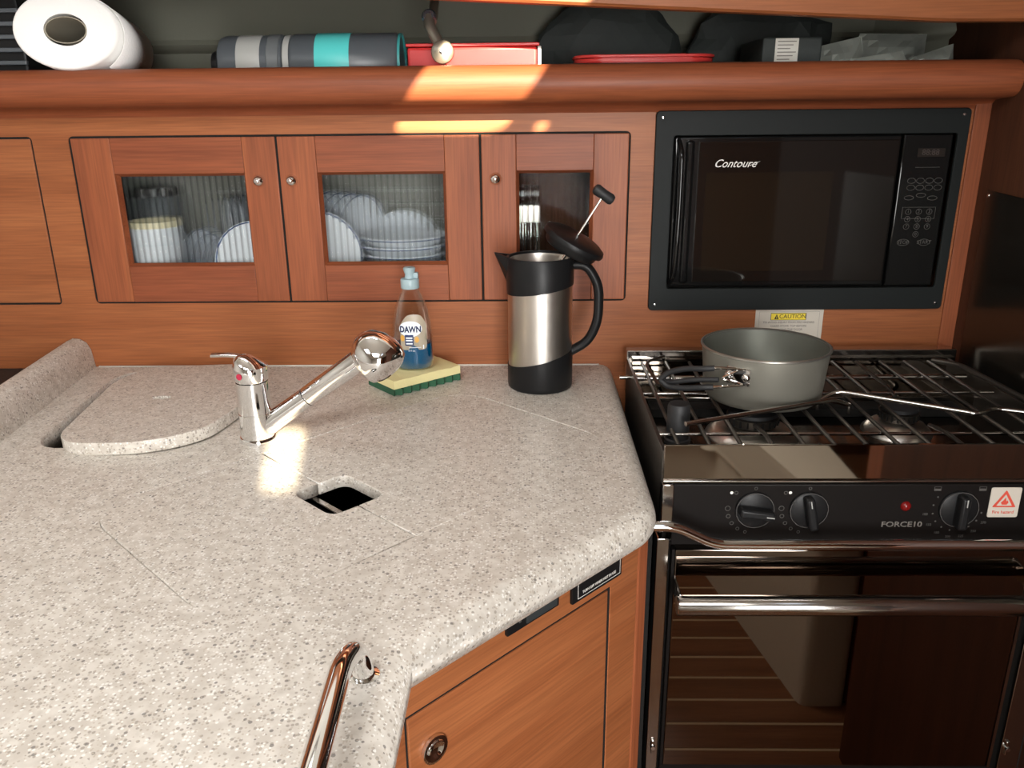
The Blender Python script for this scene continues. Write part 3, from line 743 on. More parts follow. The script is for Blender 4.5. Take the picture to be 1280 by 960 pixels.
box('panel_line', 0.543, 0.577, yk - 0.0002, yk, 0.2865, 0.287, GINK, cp)
def key(x, z, a, b, s=None):
    k = ring('button', x, yk - 0.0001, z, a, b, 0.0006, GINK, cp)
    if s: text('button_lettering', s, min(0.007, b * 1.5), front(x, yk - 0.0002, z), GINK, k, ext=0.0001)
for j, z in enumerate((0.2685, 0.2590)):
    for i in range(4): key(0.5405 + i * 0.0125 + j * 0.0003, z, 0.0058, 0.0040)
for i, z in ((0, 0.245), (1, 0.2485), (2, 0.2445)): key(0.540 + i * 0.0165, z, 0.0070, 0.0032)
for a, b, c_, d in ((0.533, 0.580, 0.2315, 0.232), (0.533, 0.580, 0.2155, 0.216), (0.533, 0.5335, 0.2155, 0.232), (0.5795, 0.580, 0.2155, 0.232)):
    box('key_frame', a, b, yk - 0.0002, yk, c_, d, GINK, cp)
for i in range(9):
    key(0.542 + (i % 3) * 0.0148, 0.2255 - (i // 3) * 0.0105, 0.0042, 0.0042, str(i + 1))
key(0.5568, 0.1935, 0.0042, 0.0042, '0')
key(0.5405, 0.1820, 0.0088, 0.0048, 'STOP'); key(0.5705, 0.1820, 0.0085, 0.0048, 'START')
# caution sticker below
cs = thing('caution_sticker', 'white caution sticker with yellow header under the microwave', 'sticker', (0.388, 1.199, 0.035))
ys = YW - 0.0006
box('sheet', 0.338, 0.438, ys, YW - 0.0001, 0.030, 0.0845, STICKER, cs)
for a, b, c_, d in ((0.3435, 0.4325, 0.0805, 0.0808), (0.3435, 0.3438, 0.034, 0.0808), (0.4322, 0.4325, 0.034, 0.0808)): box('border_line', a, b, ys - 0.0002, ys, c_, d, INKG, cs)
box('header', 0.3610, 0.4125, ys - 0.0003, ys, 0.0685, 0.0785, YELLOW, cs)
for a, b, c_, d in ((0.3605, 0.413, 0.0782, 0.0788), (0.3605, 0.413, 0.0680, 0.0686), (0.3605, 0.3611, 0.0680, 0.0788), (0.4124, 0.413, 0.0680, 0.0788)): box('header_outline', a, b, ys - 0.0005, ys - 0.0002, c_, d, INK, cs)
prism('warning_triangle', [(0.3660, 0.0698), (0.3725, 0.0698), (0.36925, 0.0772)], ys - 0.0006, ys - 0.0003, XZ, INK, cs)
box('exclamation_mark', 0.36895, 0.36955, ys - 0.0008, ys - 0.0006, 0.0705, 0.0745, YELLOW, cs)
text('lettering', 'CAUTION', 0.0088, front(0.393, ys - 0.0004, 0.0735), INK, cs, sx=1.0)
text('lettering', 'TO AVOID INJURY FROM FIRE HAZARD', 0.0044, front(0.388, ys - 0.0002, 0.0645), INKG, cs, sx=0.98)
text('lettering', 'CLEAR STOVE TOP BEFORE', 0.0044, front(0.388, ys - 0.0002, 0.0590), INKG, cs, sx=1.0)
text('lettering', 'CLOSING THE DOOR', 0.0044, front(0.388, ys - 0.0002, 0.0535), INKG, cs, sx=1.0)

# ================================================================== COOKER
ck = thing('gimballed_cooker', 'stainless gimballed cooker with black control panel and mirror oven door', 'cooker', (0.37, 0.98, -0.44))
XL, XR, YF, YB = 0.143, 0.602, 0.812, 1.165
box('rear_plate', XL, 0.617, 1.150, 1.170, -0.03, 0.036, STEEL, ck, 0.0015)
box('rear_splash', XL + 0.008, 0.612, 1.1435, 1.1495, -0.012, 0.026, MIRROR, ck)
box('rear_step', XL + 0.01, 0.615, 1.06, 1.143, -0.03, -0.0035, MIRROR, ck, 0.002)
box('hob_tray', XL + 0.004, XR - 0.004, YF + 0.004, 1.06, -0.036, -0.022, plain('hob_tray_steel', (0.15, 0.13, 0.11), 0.16, 1.0), ck)
box('hob_slot', XL + 0.02, XR - 0.03, 1.030, 1.0595, -0.0215, -0.010, VOID, ck)
box('side_plate', XL, XL + 0.004, YF, 1.150, -0.07, 0.024, DARKROD, ck, 0.0008)
box('side_plate', XR, XR + 0.004, YF, 1.150, -0.07, 0.024, DARKROD, ck, 0.0008)
box('front_fascia', XL + 0.001, XR + 0.003, YF - 0.004, YF, -0.0085, 0.032, MIRROR, ck, 0.0008)
box('fascia_lip', XL + 0.001, XR + 0.003, YF - 0.007, YF + 0.001, -0.0105, -0.0080, STEEL, ck, 0.0006)
# oven case
box('oven_case', XL + 0.006, XR, YF + 0.012, 1.12, -0.445, -0.037, VOID, ck)
box('side_column', XL - 0.002, XL + 0.012, YF - 0.003, YF + 0.02, -0.46, -0.080, STEEL, ck, 0.001)
box('side_column', 0.566, 0.590, YF - 0.003, YF + 0.02, -0.46, -0.080, STEEL, ck, 0.001)
for x in (0.1485, 0.572):
    lathe('latch_screw', [(0, 0.005), (0.0025, 0.005), (0.003, 0.003), (0.003, 0)], (x, YF - 0.003, -0.362), CHROME, ck, 14, Matrix.Rotation(PI / 2, 3, 'X'))
    box('latch_tab', x - 0.002, x + 0.002, YF - 0.006, YF - 0.003, -0.372, -0.352, STEEL, ck, 0.0008)
cpn = box('control_panel', XL + 0.012, XR, YF - 0.010, YF + 0.006, -0.0835, -0.0112, BLACKPANEL, ck, 0.001)
box('panel_end_bracket', XL, XL + 0.0125, YF - 0.010, YF + 0.006, -0.058, -0.0112, STEEL, ck, 0.001)
yp = YF - 0.0102
def knob(x, z, r, ang):
    k = lathe('knob', [(0, 0.004), (r * 0.86, 0.004), (r, 0.0025), (r, 0.0), (0, 0.0)], (x, yp, z), BLACK, ck, 36, Matrix.Rotation(PI / 2, 3, 'X'))
    M = Matrix.Translation((x, yp, z)) @ Matrix.Rotation(-ang, 4, 'Y')
    box('knob_grip', -r * 0.24, r * 0.24, -0.017, -0.003, -r * 0.92, r * 0.92, BLACK, k, 0.003, 3, M)
    box('pointer', -0.0005, 0.0005, -0.0175, -0.0168, r * 0.45, r * 0.85, GREYB, k, 0, 2, M)
    ring('knob_ring', x, yp - 0.0042, z, r * 1.0, r * 1.0, 0.0006, GINK, k)
knob(0.2425, -0.040, 0.0205, math.radians(-98)); knob(0.300, -0.040, 0.0205, math.radians(12)); knob(0.459, -0.039, 0.0205, math.radians(0))
for x in (0.2425, 0.300):
    for i, s in enumerate((0.0030, 0.0024, 0.0022, 0.0020, 0.0018)):
        a = math.radians(178 + i * 19)
        ring('heat_mark', x + 0.0285 * math.cos(a), yp - 0.0002, -0.040 + 0.0285 * math.sin(a), s, s, 0.0006, GINK, cpn)
    ring('top_mark', x, yp - 0.0002, -0.0155, 0.0018, 0.0018, 0.0006, GINK, cpn)
    dx = -0.0255
    for k, fill in ((0, x < 0.27), (1, x > 0.27)):
        xx = x + dx + k * 0.0048
        if fill: lathe('burner_mark', [(0, 0.0003), (0.0017, 0.0002), (0.0017, 0)], (xx, yp, -0.0205), WINK, cpn, 12, Matrix.Rotation(PI / 2, 3, 'X'))
        else: ring('burner_mark', xx, yp - 0.0002, -0.0205, 0.0021, 0.0021, 0.0006, GINK, cpn)
for i in range(10):
    a = math.radians(150 + i * 22)
    ring('heat_mark', 0.459 + 0.0265 * math.cos(a), yp - 0.0002, -0.039 + 0.0265 * math.sin(a), 0.0010, 0.0010, 0.0008, GINK, cpn)
for i, s in enumerate(('100', '150', '180', '200', '225', '250', '270')):
    a = math.radians(192 + i * 23)
    text('oven_scale', s, 0.0040, front(0.459 + 0.0345 * math.cos(a), yp - 0.0002, -0.039 + 0.0345 * math.sin(a)), GINK, cpn, ext=0.0001)
for x in (0.4345, 0.482):
    box('grill_mark', x - 0.0035, x + 0.0035, yp - 0.0002, yp, -0.0185, -0.0160, GINK, cpn)
    for a, b, c_, d in ((-0.0038, 0.0038, -0.0140, -0.0136), (-0.0038, -0.0034, -0.0185, -0.0136), (0.0034, 0.0038, -0.0185, -0.0136)): box('grill_mark', x + a, x + b, yp - 0.0002, yp, c_, d, GINK, cpn)
text('lettering', 'FORCE10', 0.0088, front(0.402, yp - 0.0002, -0.0585), plain('silver_print', (0.17, 0.155, 0.14), 0.5), cpn, sx=1.22, bold=0.0001)
lathe('indicator_light', [(0, 0.0042), (0.003, 0.0036), (0.0052, 0.0015), (0.0056, 0)], (0.4035, yp, -0.0365), LEDM, ck, 20, Matrix.Rotation(PI / 2, 3, 'X'))
# fire hazard sticker on the panel
fs = prism('fire_sticker', rrect(0.491, 0.523, -0.0495, -0.0145, 0.002, 3), yp - 0.0006, yp, XZ, STICKER, ck); tag(fs, 'white fire hazard sticker with red triangle')
slab('warning_triangle', [rpoly([(0.4945, -0.0375), (0.5195, -0.0375), (0.507, -0.0175)], 0.0012, 2), [(0.4985, -0.0360), (0.5155, -0.0360), (0.507, -0.0224)]], yp - 0.0009, yp - 0.0006, XZ, REDINK, fs)
prism('flame', [(0.5045, -0.0345), (0.5095, -0.0345), (0.5110, -0.0320), (0.5098, -0.0295), (0.5088, -0.0310), (0.5075, -0.0262), (0.5058, -0.0292), (0.5048, -0.0302), (0.5030, -0.0322)], yp - 0.0009, yp - 0.0006, XZ, REDINK, fs)
text('lettering', 'Fire hazard', 0.0052, front(0.507, yp - 0.0007, -0.0435), REDINK, fs, sx=0.98)
# oven door: mirror glass in a thin frame, tubular handle in front of it
od = box('oven_door', 0.1625, 0.5535, YF - 0.002, YF + 0.010, -0.392, -0.0945, OVEN, ck, 0.0015)
box('door_edge', 0.1590, 0.1622, YF - 0.001, YF + 0.010, -0.392, -0.0945, BLACKPANEL, od)
box('door_edge', 0.5538, 0.5570, YF - 0.003, YF + 0.010, -0.392, -0.0945, STEEL, od)
box('door_foot', 0.159, 0.557, YF - 0.001, YF + 0.010, -0.440, -0.3925, BLACKPANEL, od)
hd = tube('door_handle', [(0.159, 0.770, -0.139), (0.161, 0.770, -0.139), (0.5635, 0.770, -0.139), (0.566, 0.770, -0.139)], [0.010, 0.0112, 0.0112, 0.010], STEEL, ck, 24)
for x in (0.1630, 0.5605):
    box('handle_bracket', x - 0.0012, x + 0.0012, 0.7715, YF - 0.002, -0.147, -0.127, STEEL, hd, 0.0005)
# hob: burners
def burner(x, y_, r, lbl):
    b = lathe('burner', [(0, 0.0), (r * 1.25, 0.0), (r * 1.22, 0.003), (r * 0.95, 0.012), (r * 0.62, 0.016), (0, 0.016)], (x, y_, -0.0219), BRUSH, ck, 36); tag(b, lbl)
    lathe('flame_ring', [(0, 0.016), (r * 0.60, 0.016), (r * 0.66, 0.018), (r * 0.70, 0.028), (r * 0.60, 0.029), (0, 0.029)], (x, y_, -0.0219), DARKROD, b, 36)
    for k in range(22):
        a = 2 * PI * k / 22
        box('flame_slot', -0.0010, 0.0010, -0.0008, 0.0008, 0.0, 0.008, VOID, b, 0, 2, Matrix.Translation((x + r * 0.69 * math.cos(a), y_ + r * 0.69 * math.sin(a), -0.0025)) @ Matrix.Rotation(a + PI / 2, 4, 'Z'))
    lathe('burner_cap', [(0, 0.0365), (r * 0.5, 0.0365), (r * 0.64, 0.034), (r * 0.66, 0.030), (0, 0.0295)], (x, y_, -0.0219), BLACKSOFT, b, 36)
burner(0.280, 0.968, 0.046, 'large burner under the saucepan'); burner(0.466, 0.980, 0.034, 'small right-hand burner')
# grate: bars running front to back with cross rods
for i, x in enumerate((0.163, 0.197, 0.231, 0.265, 0.299, 0.332, 0.366, 0.400, 0.434, 0.468, 0.502, 0.536, 0.570)):
    if i in (3, 9): pts = fillet([(x, YF + 0.006, 0.0225), (x, YF + 0.050, 0.0225), (x, 0.905, 0.016)], 0.01, 3); tube('grate_bar', pts, 0.0024, DARKROD, ck, 8); pts = [(x, 1.0, 0.018), (x, 1.03, 0.0225), (x, 1.135, 0.0225)]
    else: pts = [(x, YF + 0.006, 0.0225), (x, 1.135, 0.0225)]
    tube('grate_bar', pts, 0.0024, DARKROD, ck, 8)
for y_, z, r in ((0.872, 0.0185, 0.0021), (1.012, 0.0185, 0.0021), (1.082, 0.0165, 0.0040)):
    tube('cross_rod', [(XL + 0.006, y_, z), (XR - 0.004, y_, z)], r, STEEL, ck, 10)
tube('rear_hoop', fillet([(0.170, 1.02, 0.027), (0.163, 1.11, 0.031), (0.195, 1.138, 0.031)], 0.02, 5), 0.0022, DARKROD, ck, 8)
# adjustable pot fiddles lying over the grate
tube('pot_fiddle', fillet([(0.173, 0.849, 0.040), (0.359, 0.925, 0.040), (0.385, 0.936, 0.030)], 0.01, 4), 0.0029, STEEL, ck, 10)
tube('pot_fiddle', fillet([(0.352, 0.950, 0.030), (0.376, 0.958, 0.040), (0.507, 0.876, 0.040), (0.533, 0.896, 0.040), (0.585, 0.872, 0.040)], 0.012, 5), 0.0029, STEEL, ck, 10)
tube('side_fiddle', fillet([(0.550, 1.085, 0.040), (0.577, 1.062, 0.040), (0.590, 0.86, 0.040)], 0.02, 6), 0.0035, DARKROD, ck, 10)
for x, y_ in ((0.385, 0.936), (0.352, 0.950)): tube('fiddle_leg', [(x, y_, 0.0305), (x, y_, 0.019)], 0.0022, DARKROD, ck, 8)
lathe('fiddle_clamp', [(0, 0), (0.0150, 0), (0.0152, 0.004), (0.0130, 0.0055), (0.0128, 0.043), (0.0115, 0.0465), (0, 0.047)], (0.1715, 0.884, 0.0050), BLACKSOFT, ck, 28)
box('clamp_plate', 0.150, 0.190, 0.862, 0.902, 0.002, 0.0049, STEEL, ck, 0.0008)
tube('gimbal_pin', [(0.128, 1.10, 0.012), (0.146, 1.10, 0.012)], 0.003, STEEL, ck, 10)
box('gimbal_gap_shade', 0.1295, 0.1345, 0.80, 1.19, -0.5, -0.035, VOID, ck)  # black sheet put between counter and cooker in place of the shade there
# crash bar in front of the cooker
cb = thing('crash_bar', 'polished steel crash bar running across the cooker front', 'bar', (0.36, 0.77, -0.065))
tube('tube', fillet([(0.118, 0.771, -0.044), (0.153, 0.771, -0.044), (0.196, 0.771, -0.0655), (0.632, 0.771, -0.0655)], 0.014, 6), 0.0058, CHROME, cb, 16)
lathe('wall_flange', [(0, 0.004), (0.010, 0.004), (0.012, 0.0), (0, 0)], (0.6338, 0.771, -0.0655), CHROME, cb, 20, Matrix.Rotation(-PI / 2, 3, 'Y'))
# steel heat shield on the side wall
hs = thing('heat_shield', 'dark steel heat shield screwed to the side wall by the cooker', 'panel', (0.632, 0.96, 0.0))
SHM = plain('dark_steel_sheet', (0.085, 0.075, 0.06), 0.22, 0.9, bscale=8)
prism('sheet', [(1.170, 0.258), (0.70, 0.245), (0.70, -0.30), (1.170, -0.30)], 0.6322, 0.6338, lambda a, b, c: (c, a, b), SHM, hs)
for y_, z in ((1.165, 0.251), (0.93, 0.246)):
    lathe('screw', [(0, 0.0016), (0.0018, 0.0013), (0.0026, 0)], (0.6322, y_, z), CHROME, hs, 12, Matrix.Rotation(-PI / 2, 3, 'Y'))

# ------------------------------------------------------------------ saucepan
PX, PY, PZ = 0.293, 0.985, 0.0252
pt = thing('saucepan', 'grey anodised saucepan with folding wire handle on the cooker', 'saucepan', (PX, PY, PZ))
lathe('pot_body', [(0, 0), (0.062, 0), (0.0675, 0.002), (0.0715, 0.008), (0.0765, 0.0655)], (PX, PY, PZ), POTM, pt, 56)
lathe('pot_interior', [(0.0755, 0.0655), (0.0705, 0.009), (0.066, 0.004), (0, 0.003)], (PX, PY, PZ), POTIN, pt, 56)
lathe('rim', [(0.0765, 0.0645), (0.0782, 0.0655), (0.0782, 0.0672), (0.0765, 0.0680), (0.0750, 0.0672), (0.0752, 0.0655)], (PX, PY, PZ), POTRIM, pt, 56)
hx, hy, hz = 0.2465, 0.9255, 0.071            # rivet plate on the front left of the pot
ha = math.atan2(hy - PY, hx - PX)
bd = Vector((math.cos(ha), math.sin(ha), 0)); tg = Vector((-bd.y, bd.x, 0))      # outward, and along the wall
H0 = Vector((hx, hy, hz))
Mh = Matrix((tg, bd, Vector((0, 0, 1)))).transposed().to_4x4()
hp = box('handle_bracket', -0.014, 0.016, -0.002, 0.003, -0.011, 0.011, CHROME, pt, 0.002, 2, Matrix.Translation(H0) @ Mh)
for s in (-0.010, 0.0115):
    q = H0 + tg * -s * -1 + bd * 0.003
    lathe('rivet', [(0, 0.0045), (0.003, 0.004), (0.0048, 0.002), (0.0052, 0)], q, CHROME, hp, 18, rot_to(bd))
def hpt(a, b, c): return H0 + tg * a + bd * b + Vector((0, 0, c))
tipv = Vector((0.165, 0.945, 0.056)); 
e1 = Vector((0.160, 0.950, 0.066)); e2 = Vector((0.162, 0.955, 0.050))
for dz, e in ((0.0095, Vector((0.168, 0.948, 0.068))), (-0.0095, Vector((0.168, 0.948, 0.050)))):
    a = hpt(0.008, 0.003, dz); b = Vector((0.222, 0.918, hz + dz * 1.25)); c_ = Vector((0.205, 0.922, hz + dz * 1.2 - 0.002))
    tube('handle_wire', fillet([a, b, c_], 0.008, 4), 0.0016, CHROME, pt, 8)
    tube('handle_grip', fillet([b * 0.7 + c_ * 0.3, c_, c_ * 0.5 + e * 0.5 + Vector((0, 0, 0.003 if dz > 0 else -0.002)), e, Vector((0.160, 0.951, 0.058))], 0.012, 5), 0.0036, BLACKSOFT, pt, 12)
tube('handle_wire', fillet([hpt(0.0, 0.003, 0.006), Vector((0.226, 0.922, hz - 0.002)), hpt(0.0, 0.003, -0.008)], 0.004, 4), 0.0012, CHROME, pt, 8)
tube('handle_grip', fillet([Vector((0.224, 0.925, 0.066)), Vector((0.195, 0.938, 0.062)), Vector((0.168, 0.955, 0.052)), Vector((0.163, 0.957, 0.060))], 0.01, 4), 0.0032, BLACKSOFT, pt, 12)

# ================================================================== FAUCET
FX, FY = -0.322, 0.905
fc = thing('faucet', 'chrome single-lever galley faucet with bulbous spray head', 'faucet', (FX, FY, 0))
lathe('base', [(0, 0), (0.0215, 0), (0.0215, 0.003), (0.0205, 0.005), (0, 0.005)], (FX, FY, 0.0002), CHROME, fc, 36)
lathe('body', [(0.0195, 0.005), (0.0190, 0.0345), (0.0185, 0.035), (0.0185, 0.036), (0.0190, 0.0365), (0.0185, 0.0735), (0, 0.0735)], (FX, FY, 0), CHROME, fc, 36)
cap = lathe('lever_cap', [(0.0180, 0.0742), (0.0198, 0.0765), (0.0200, 0.092), (0.0175, 0.1015), (0.0120, 0.1055), (0, 0.1062)], (FX, FY, 0), CHROME, fc, 36, zfun=lambda i, a: (-0.010 * (1 + math.cos(a)) / 2 if i >= 3 else 0))
tube('lever', fillet([(FX - 0.010, FY + 0.008, 0.101), (FX - 0.026, FY + 0.006, 0.1035), (FX - 0.045, FY + 0.004, 0.1035)], 0.01, 4), [0.006] * 7, CHROME, fc, 12, ry=[0.0022] * 7)
lathe('red_dot', [(0, 0.001), (0.0035, 0.0008), (0.0038, 0)], (FX - 0.0075, FY - 0.0186, 0.084), plain('red_dot_enamel', (0.42, 0.025, 0.06), 0.3), cap, 16, rot_to((-0.38, -0.92, 0)))
sp0, sp1 = Vector((FX + 0.012, FY, 0.018)), Vector((-0.188, FY, 0.103))
dv = (sp1 - sp0).normalized(); j = sp0 + dv * 0.062
bm = bmesh.new(); add_tube(bm, [sp0, sp0 + dv * 0.03, j - dv * 0.0006], [0.0130, 0.0122, 0.0118], 24); link('spout_socket', bm, CHROME, fc, True)
bm = bmesh.new(); add_tube(bm, [j, j + dv * 0.001, sp1 - dv * 0.02, sp1 + dv * 0.006], [0.0112, 0.0121, 0.0130, 0.0140], 24); link('spout', bm, CHROME, fc, True)
hdv = Vector((0.62, -0.35, -0.55)).normalized()
hc = Vector((-0.172, FY - 0.004, 0.1035))
lathe('spray_head', [(0, -0.034), (0.010, -0.032), (0.020, -0.025), (0.0265, -0.013), (0.0290, 0.000), (0.0285, 0.010), (0.0255, 0.018), (0.020, 0.0215), (0.019, 0.0205), (0, 0.0205)], hc, CHROME, fc, 40, rot_to(hdv), sx=1.0, sy=0.95)

# ================================================================== SOAP AND SPONGE
sg = thing('sponge', 'yellow and green scouring sponge under the soap bottle', 'sponge', (-0.158, 1.112, 0))
Ms = Matrix.Translation((-0.1625, 1.1185, 0)) @ Matrix.Rotation(math.radians(41), 4, 'Z')
bm = bmesh.new(); nx = 40
def spg(zf0, zf1, name, mat, amp0):
    bm = bmesh.new(); g = {}
    L2, W2 = 0.056, 0.034
    for i in range(nx + 1):
        for j_ in range(9):
            x = -L2 + 2 * L2 * i / nx; y_ = -W2 + 2 * W2 * j_ / 8
            wv = amp0 * math.sin(i / nx * 2 * PI * 8)
            yy_ = y_ + (wv if j_ == 0 else 0) - (wv if j_ == 8 else 0)
            n0 = noise.noise(Vector((x * 90, y_ * 90, zf1 * 50))) * 0.0014
            for t_, z in ((0, zf0), (1, zf1)):
                g[i, j_, t_] = bm.verts.new(Ms @ Vector((x, yy_, z + (n0 if t_ and amp0 == 0 else 0))))
    for i in range(nx):
        for j_ in range(8):
            for t_ in (0, 1): bm.faces.new((g[i, j_, t_], g[i + 1, j_, t_], g[i + 1, j_ + 1, t_], g[i, j_ + 1, t_]))
        for j_ in (0, 8): bm.faces.new((g[i, j_, 0], g[i + 1, j_, 0], g[i + 1, j_, 1], g[i, j_, 1]))
    for j_ in range(8):
        for i in (0, nx): bm.faces.new((g[i, j_, 0], g[i, j_ + 1, 0], g[i, j_ + 1, 1], g[i, j_, 1]))
    link(name, bm, mat, sg, True)
spg(0.0003, 0.0095, 'scourer', SPONGE_G, 0.0028); spg(0.0097, 0.0215, 'foam', SPONGE_Y, 0.0)
BXX, BYY, BZZ = -0.163, 1.120, 0.0228
sb = thing('soap_bottle', 'clear dish soap bottle with blue liquid standing on the sponge', 'bottle', (BXX, BYY, BZZ))
prof = [(0, 0.0), (0.024, 0.0), (0.0275, 0.003), (0.0285, 0.012), (0.0285, 0.045), (0.0270, 0.066), (0.0225, 0.087), (0.0160, 0.104), (0.0115, 0.112), (0.0110, 0.117), (0, 0.117)]
lathe('shell', prof, (BXX, BYY, BZZ), BOTTLE, sb, 40, sx=1.0, sy=0.68)
lathe('liquid', [(0, 0.001), (0.023, 0.001), (0.0263, 0.004), (0.0272, 0.012), (0.0272, 0.0365), (0, 0.0365)], (BXX, BYY, BZZ), LIQ, sb, 40, sx=1.0, sy=0.68)
cp_ = lathe('cap', [(0.0122, 0.114), (0.0128, 0.115), (0.0128, 0.126), (0.0118, 0.1275), (0.0072, 0.128), (0.0062, 0.133), (0.0078, 0.138), (0.0085, 0.1415), (0.0070, 0.143), (0, 0.143)], (BXX, BYY, BZZ), CAPM, sb, 28)
box('cap_hinge', BXX + 0.005, BXX + 0.012, BYY - 0.004, BYY + 0.004, BZZ + 0.1275, BZZ + 0.136, CAPM, cp_, 0.0015)
def curved(name, poly, mat, parent, k):       # thin print that follows the bottle front
    bm = bmesh.new()
    for p_ in poly: pass
    def on(x, z):
        r = 0.0288
        for (r0, z0_), (r1, z1_) in zip(prof, prof[1:]):
            if z1_ > z0_ and z0_ <= z <= z1_: r = r0 + (r1 - r0) * (z - z0_) / (z1_ - z0_)
        s = max(0.0, 1 - (x / r) ** 2)
        return Vector((BXX + x, BYY - r * 0.68 * math.sqrt(s) - 0.0002 - 0.00025 * k, BZZ + z))
    cx = sum(p_[0] for p_ in poly) / len(poly); cz = sum(p_[1] for p_ in poly) / len(poly)
    N_ = 5; rows = []
    for t_ in range(1, N_ + 1): rows.append([bm.verts.new(on(cx + (p_[0] - cx) * t_ / N_, cz + (p_[1] - cz) * t_ / N_)) for p_ in poly])
    c0 = bm.verts.new(on(cx, cz)); m = len(poly)
    for q in range(m):
        bm.faces.new((c0, rows[0][q], rows[0][(q + 1) % m]))
        for t_ in range(N_ - 1): bm.faces.new((rows[t_][q], rows[t_ + 1][q], rows[t_ + 1][(q + 1) % m], rows[t_][(q + 1) % m]))
    return link(name, bm, mat, parent, True), on
lb, on = curved('label', rpoly([(-0.0145, 0.030), (0.0215, 0.030), (0.0215, 0.066), (0.014, 0.080), (-0.004, 0.080), (-0.0145, 0.066)], 0.006, 4), LBLBACK, sb, 0)
curved('label_cloud', [(0.000 + 0.0160 * math.cos(a / 20 * 2 * PI), 0.0600 + 0.0110 * math.sin(a / 20 * 2 * PI)) for a in range(20)], LBLW, sb, 1)
curved('label_cloud', rpoly([(-0.008, 0.0365), (0.004, 0.0365), (0.004, 0.052), (-0.008, 0.052)], 0.001, 2), NAVY, sb, 2)
for z in (0.0475, 0.0440, 0.0395): curved('label_print', rpoly([(-0.0065, z - 0.0010), (0.0025, z - 0.0010), (0.0025, z + 0.0010), (-0.0065, z + 0.0010)], 0.0004, 1), LBLW, sb, 3)
curved('orange_flower', [(-0.0115 + 0.003 * math.cos(a / 12 * 2 * PI), 0.047 + 0.0045 * math.sin(a / 12 * 2 * PI)) for a in range(12)], ORANGE, sb, 2)
curved('orange_flower', [(0.0085 + 0.003 * math.cos(a / 12 * 2 * PI), 0.045 + 0.0045 * math.sin(a / 12 * 2 * PI)) for a in range(12)], ORANGE, sb, 2)
curved('label_print', rpoly([(-0.003, 0.0332), (0.014, 0.0332), (0.014, 0.0340), (-0.003, 0.0340)], 0.0003, 1), LBLW, sb, 2)
curved('label_print', rpoly([(0.0165, 0.031), (0.0178, 0.031), (0.0178, 0.0370), (0.0165, 0.0370)], 0.0003, 1), LBLW, sb, 2)
Mt = Matrix.Identity(4)
def btext(s, size, x, z, mat, k, **kw):
    o = text('lettering', s, size, Matrix.Identity(4), mat, None, ext=0.0001, **kw)
    for v in o.data.vertices:
        q = on(x + v.co.x, z + v.co.y); v.co = q + Vector((0, -0.00025 * k, 0)) - ORG[sb.name]
    o.parent = sb
btext('DAWN', 0.0118, 0.000, 0.0592, NAVY, 3, bold=0.00045, sx=0.78)
btext('8 fl oz', 0.0038, 0.001, 0.0292, LBLW, 3)

# ================================================================== FRENCH PRESS
QX, QY = 0.0165, 1.103
fp = thing('french_press', 'steel and black french press with its lid tipped open', 'coffee press', (QX, QY, 0))
sl = lambda amp: (lambda i, a: amp * math.cos(a - math.radians(-20)))
lathe('base_band', [(0, 0.0), (0.042, 0.0), (0.0445, 0.002), (0.0452, 0.006), (0.0452, 0.044), (0.0440, 0.044)], (QX, QY, 0.0003), BLACK, fp, 56, zfun=lambda i, a: (0.011 * math.cos(a) - 0.004 * math.sin(a) * 0 if i >= 4 else 0))
lathe('steel_sleeve', [(0.0440, 0.020), (0.0440, 0.160)], (QX, QY, 0), BRUSH, fp, 56)
lathe('collar', [(0.0440, 0.1395), (0.0455, 0.1395), (0.0462, 0.181), (0.0452, 0.183), (0.0425, 0.183), (0.0415, 0.150)], (QX, QY, 0), BLACK, fp, 56, zfun=lambda i, a: (0.0065 * math.cos(a) if i <= 1 else 0))
lathe('inner_liner', [(0.0412, 0.180), (0.0405, 0.176), (0.0400, 0.02), (0, 0.02)], (QX, QY, 0), BRUSH, fp, 48)
# pouring spout on the left of the collar
bm = bmesh.new()
S = [(-0.040, -0.016, 0.158), (-0.046, 0.0, 0.150), (-0.040, 0.016, 0.158), (-0.0415, -0.018, 0.183), (-0.0620, 0.0, 0.1885), (-0.0415, 0.018, 0.183), (-0.040, -0.014, 0.183), (-0.056, 0.0, 0.1875), (-0.040, 0.014, 0.183), (-0.0405, 0, 0.166)]
V = [bm.verts.new((QX + a, QY + b, c_)) for a, b, c_ in S]
for f in ((0, 1, 4, 3), (1, 2, 5, 4), (3, 4, 7, 6), (4, 5, 8, 7), (6, 7, 9), (7, 8, 9)): bm.faces.new([V[k] for k in f])
link('spout', bm, BLACK, fp, False)
hpts = fillet([(QX + 0.040, QY - 0.004, 0.172), (QX + 0.062, QY - 0.006, 0.172), (QX + 0.079, QY - 0.008, 0.145), (QX + 0.079, QY - 0.008, 0.095), (QX + 0.066, QY - 0.006, 0.065), (QX + 0.040, QY - 0.004, 0.050)], 0.03, 6)
nh = len(hpts)
tube('handle', hpts, [0.0085] * nh, BLACK, fp, 16, ry=[0.0065] * nh)
ld = Vector((0.47, -0.10, 0.86)).normalized(); lc = Vector((QX + 0.044, QY - 0.002, 0.2005))
Ml = rot_to(ld)
lathe('lid', [(0, -0.012), (0.034, -0.012), (0.0365, -0.010), (0.0385, -0.002), (0.0435, -0.001), (0.0442, 0.002), (0.0430, 0.006), (0.036, 0.0095), (0.012, 0.0115), (0, 0.0118)], lc, BLACK, fp, 48, Ml)
rd = Vector((0.52, -0.05, 0.85)).normalized()
tube('plunger_rod', [lc - rd * 0.045, lc + rd * 0.070], 0.0018, CHROME, fp, 10)
kc = lc + rd * 0.074
kd = Vector((0.82, 0.0, -0.57)).normalized()
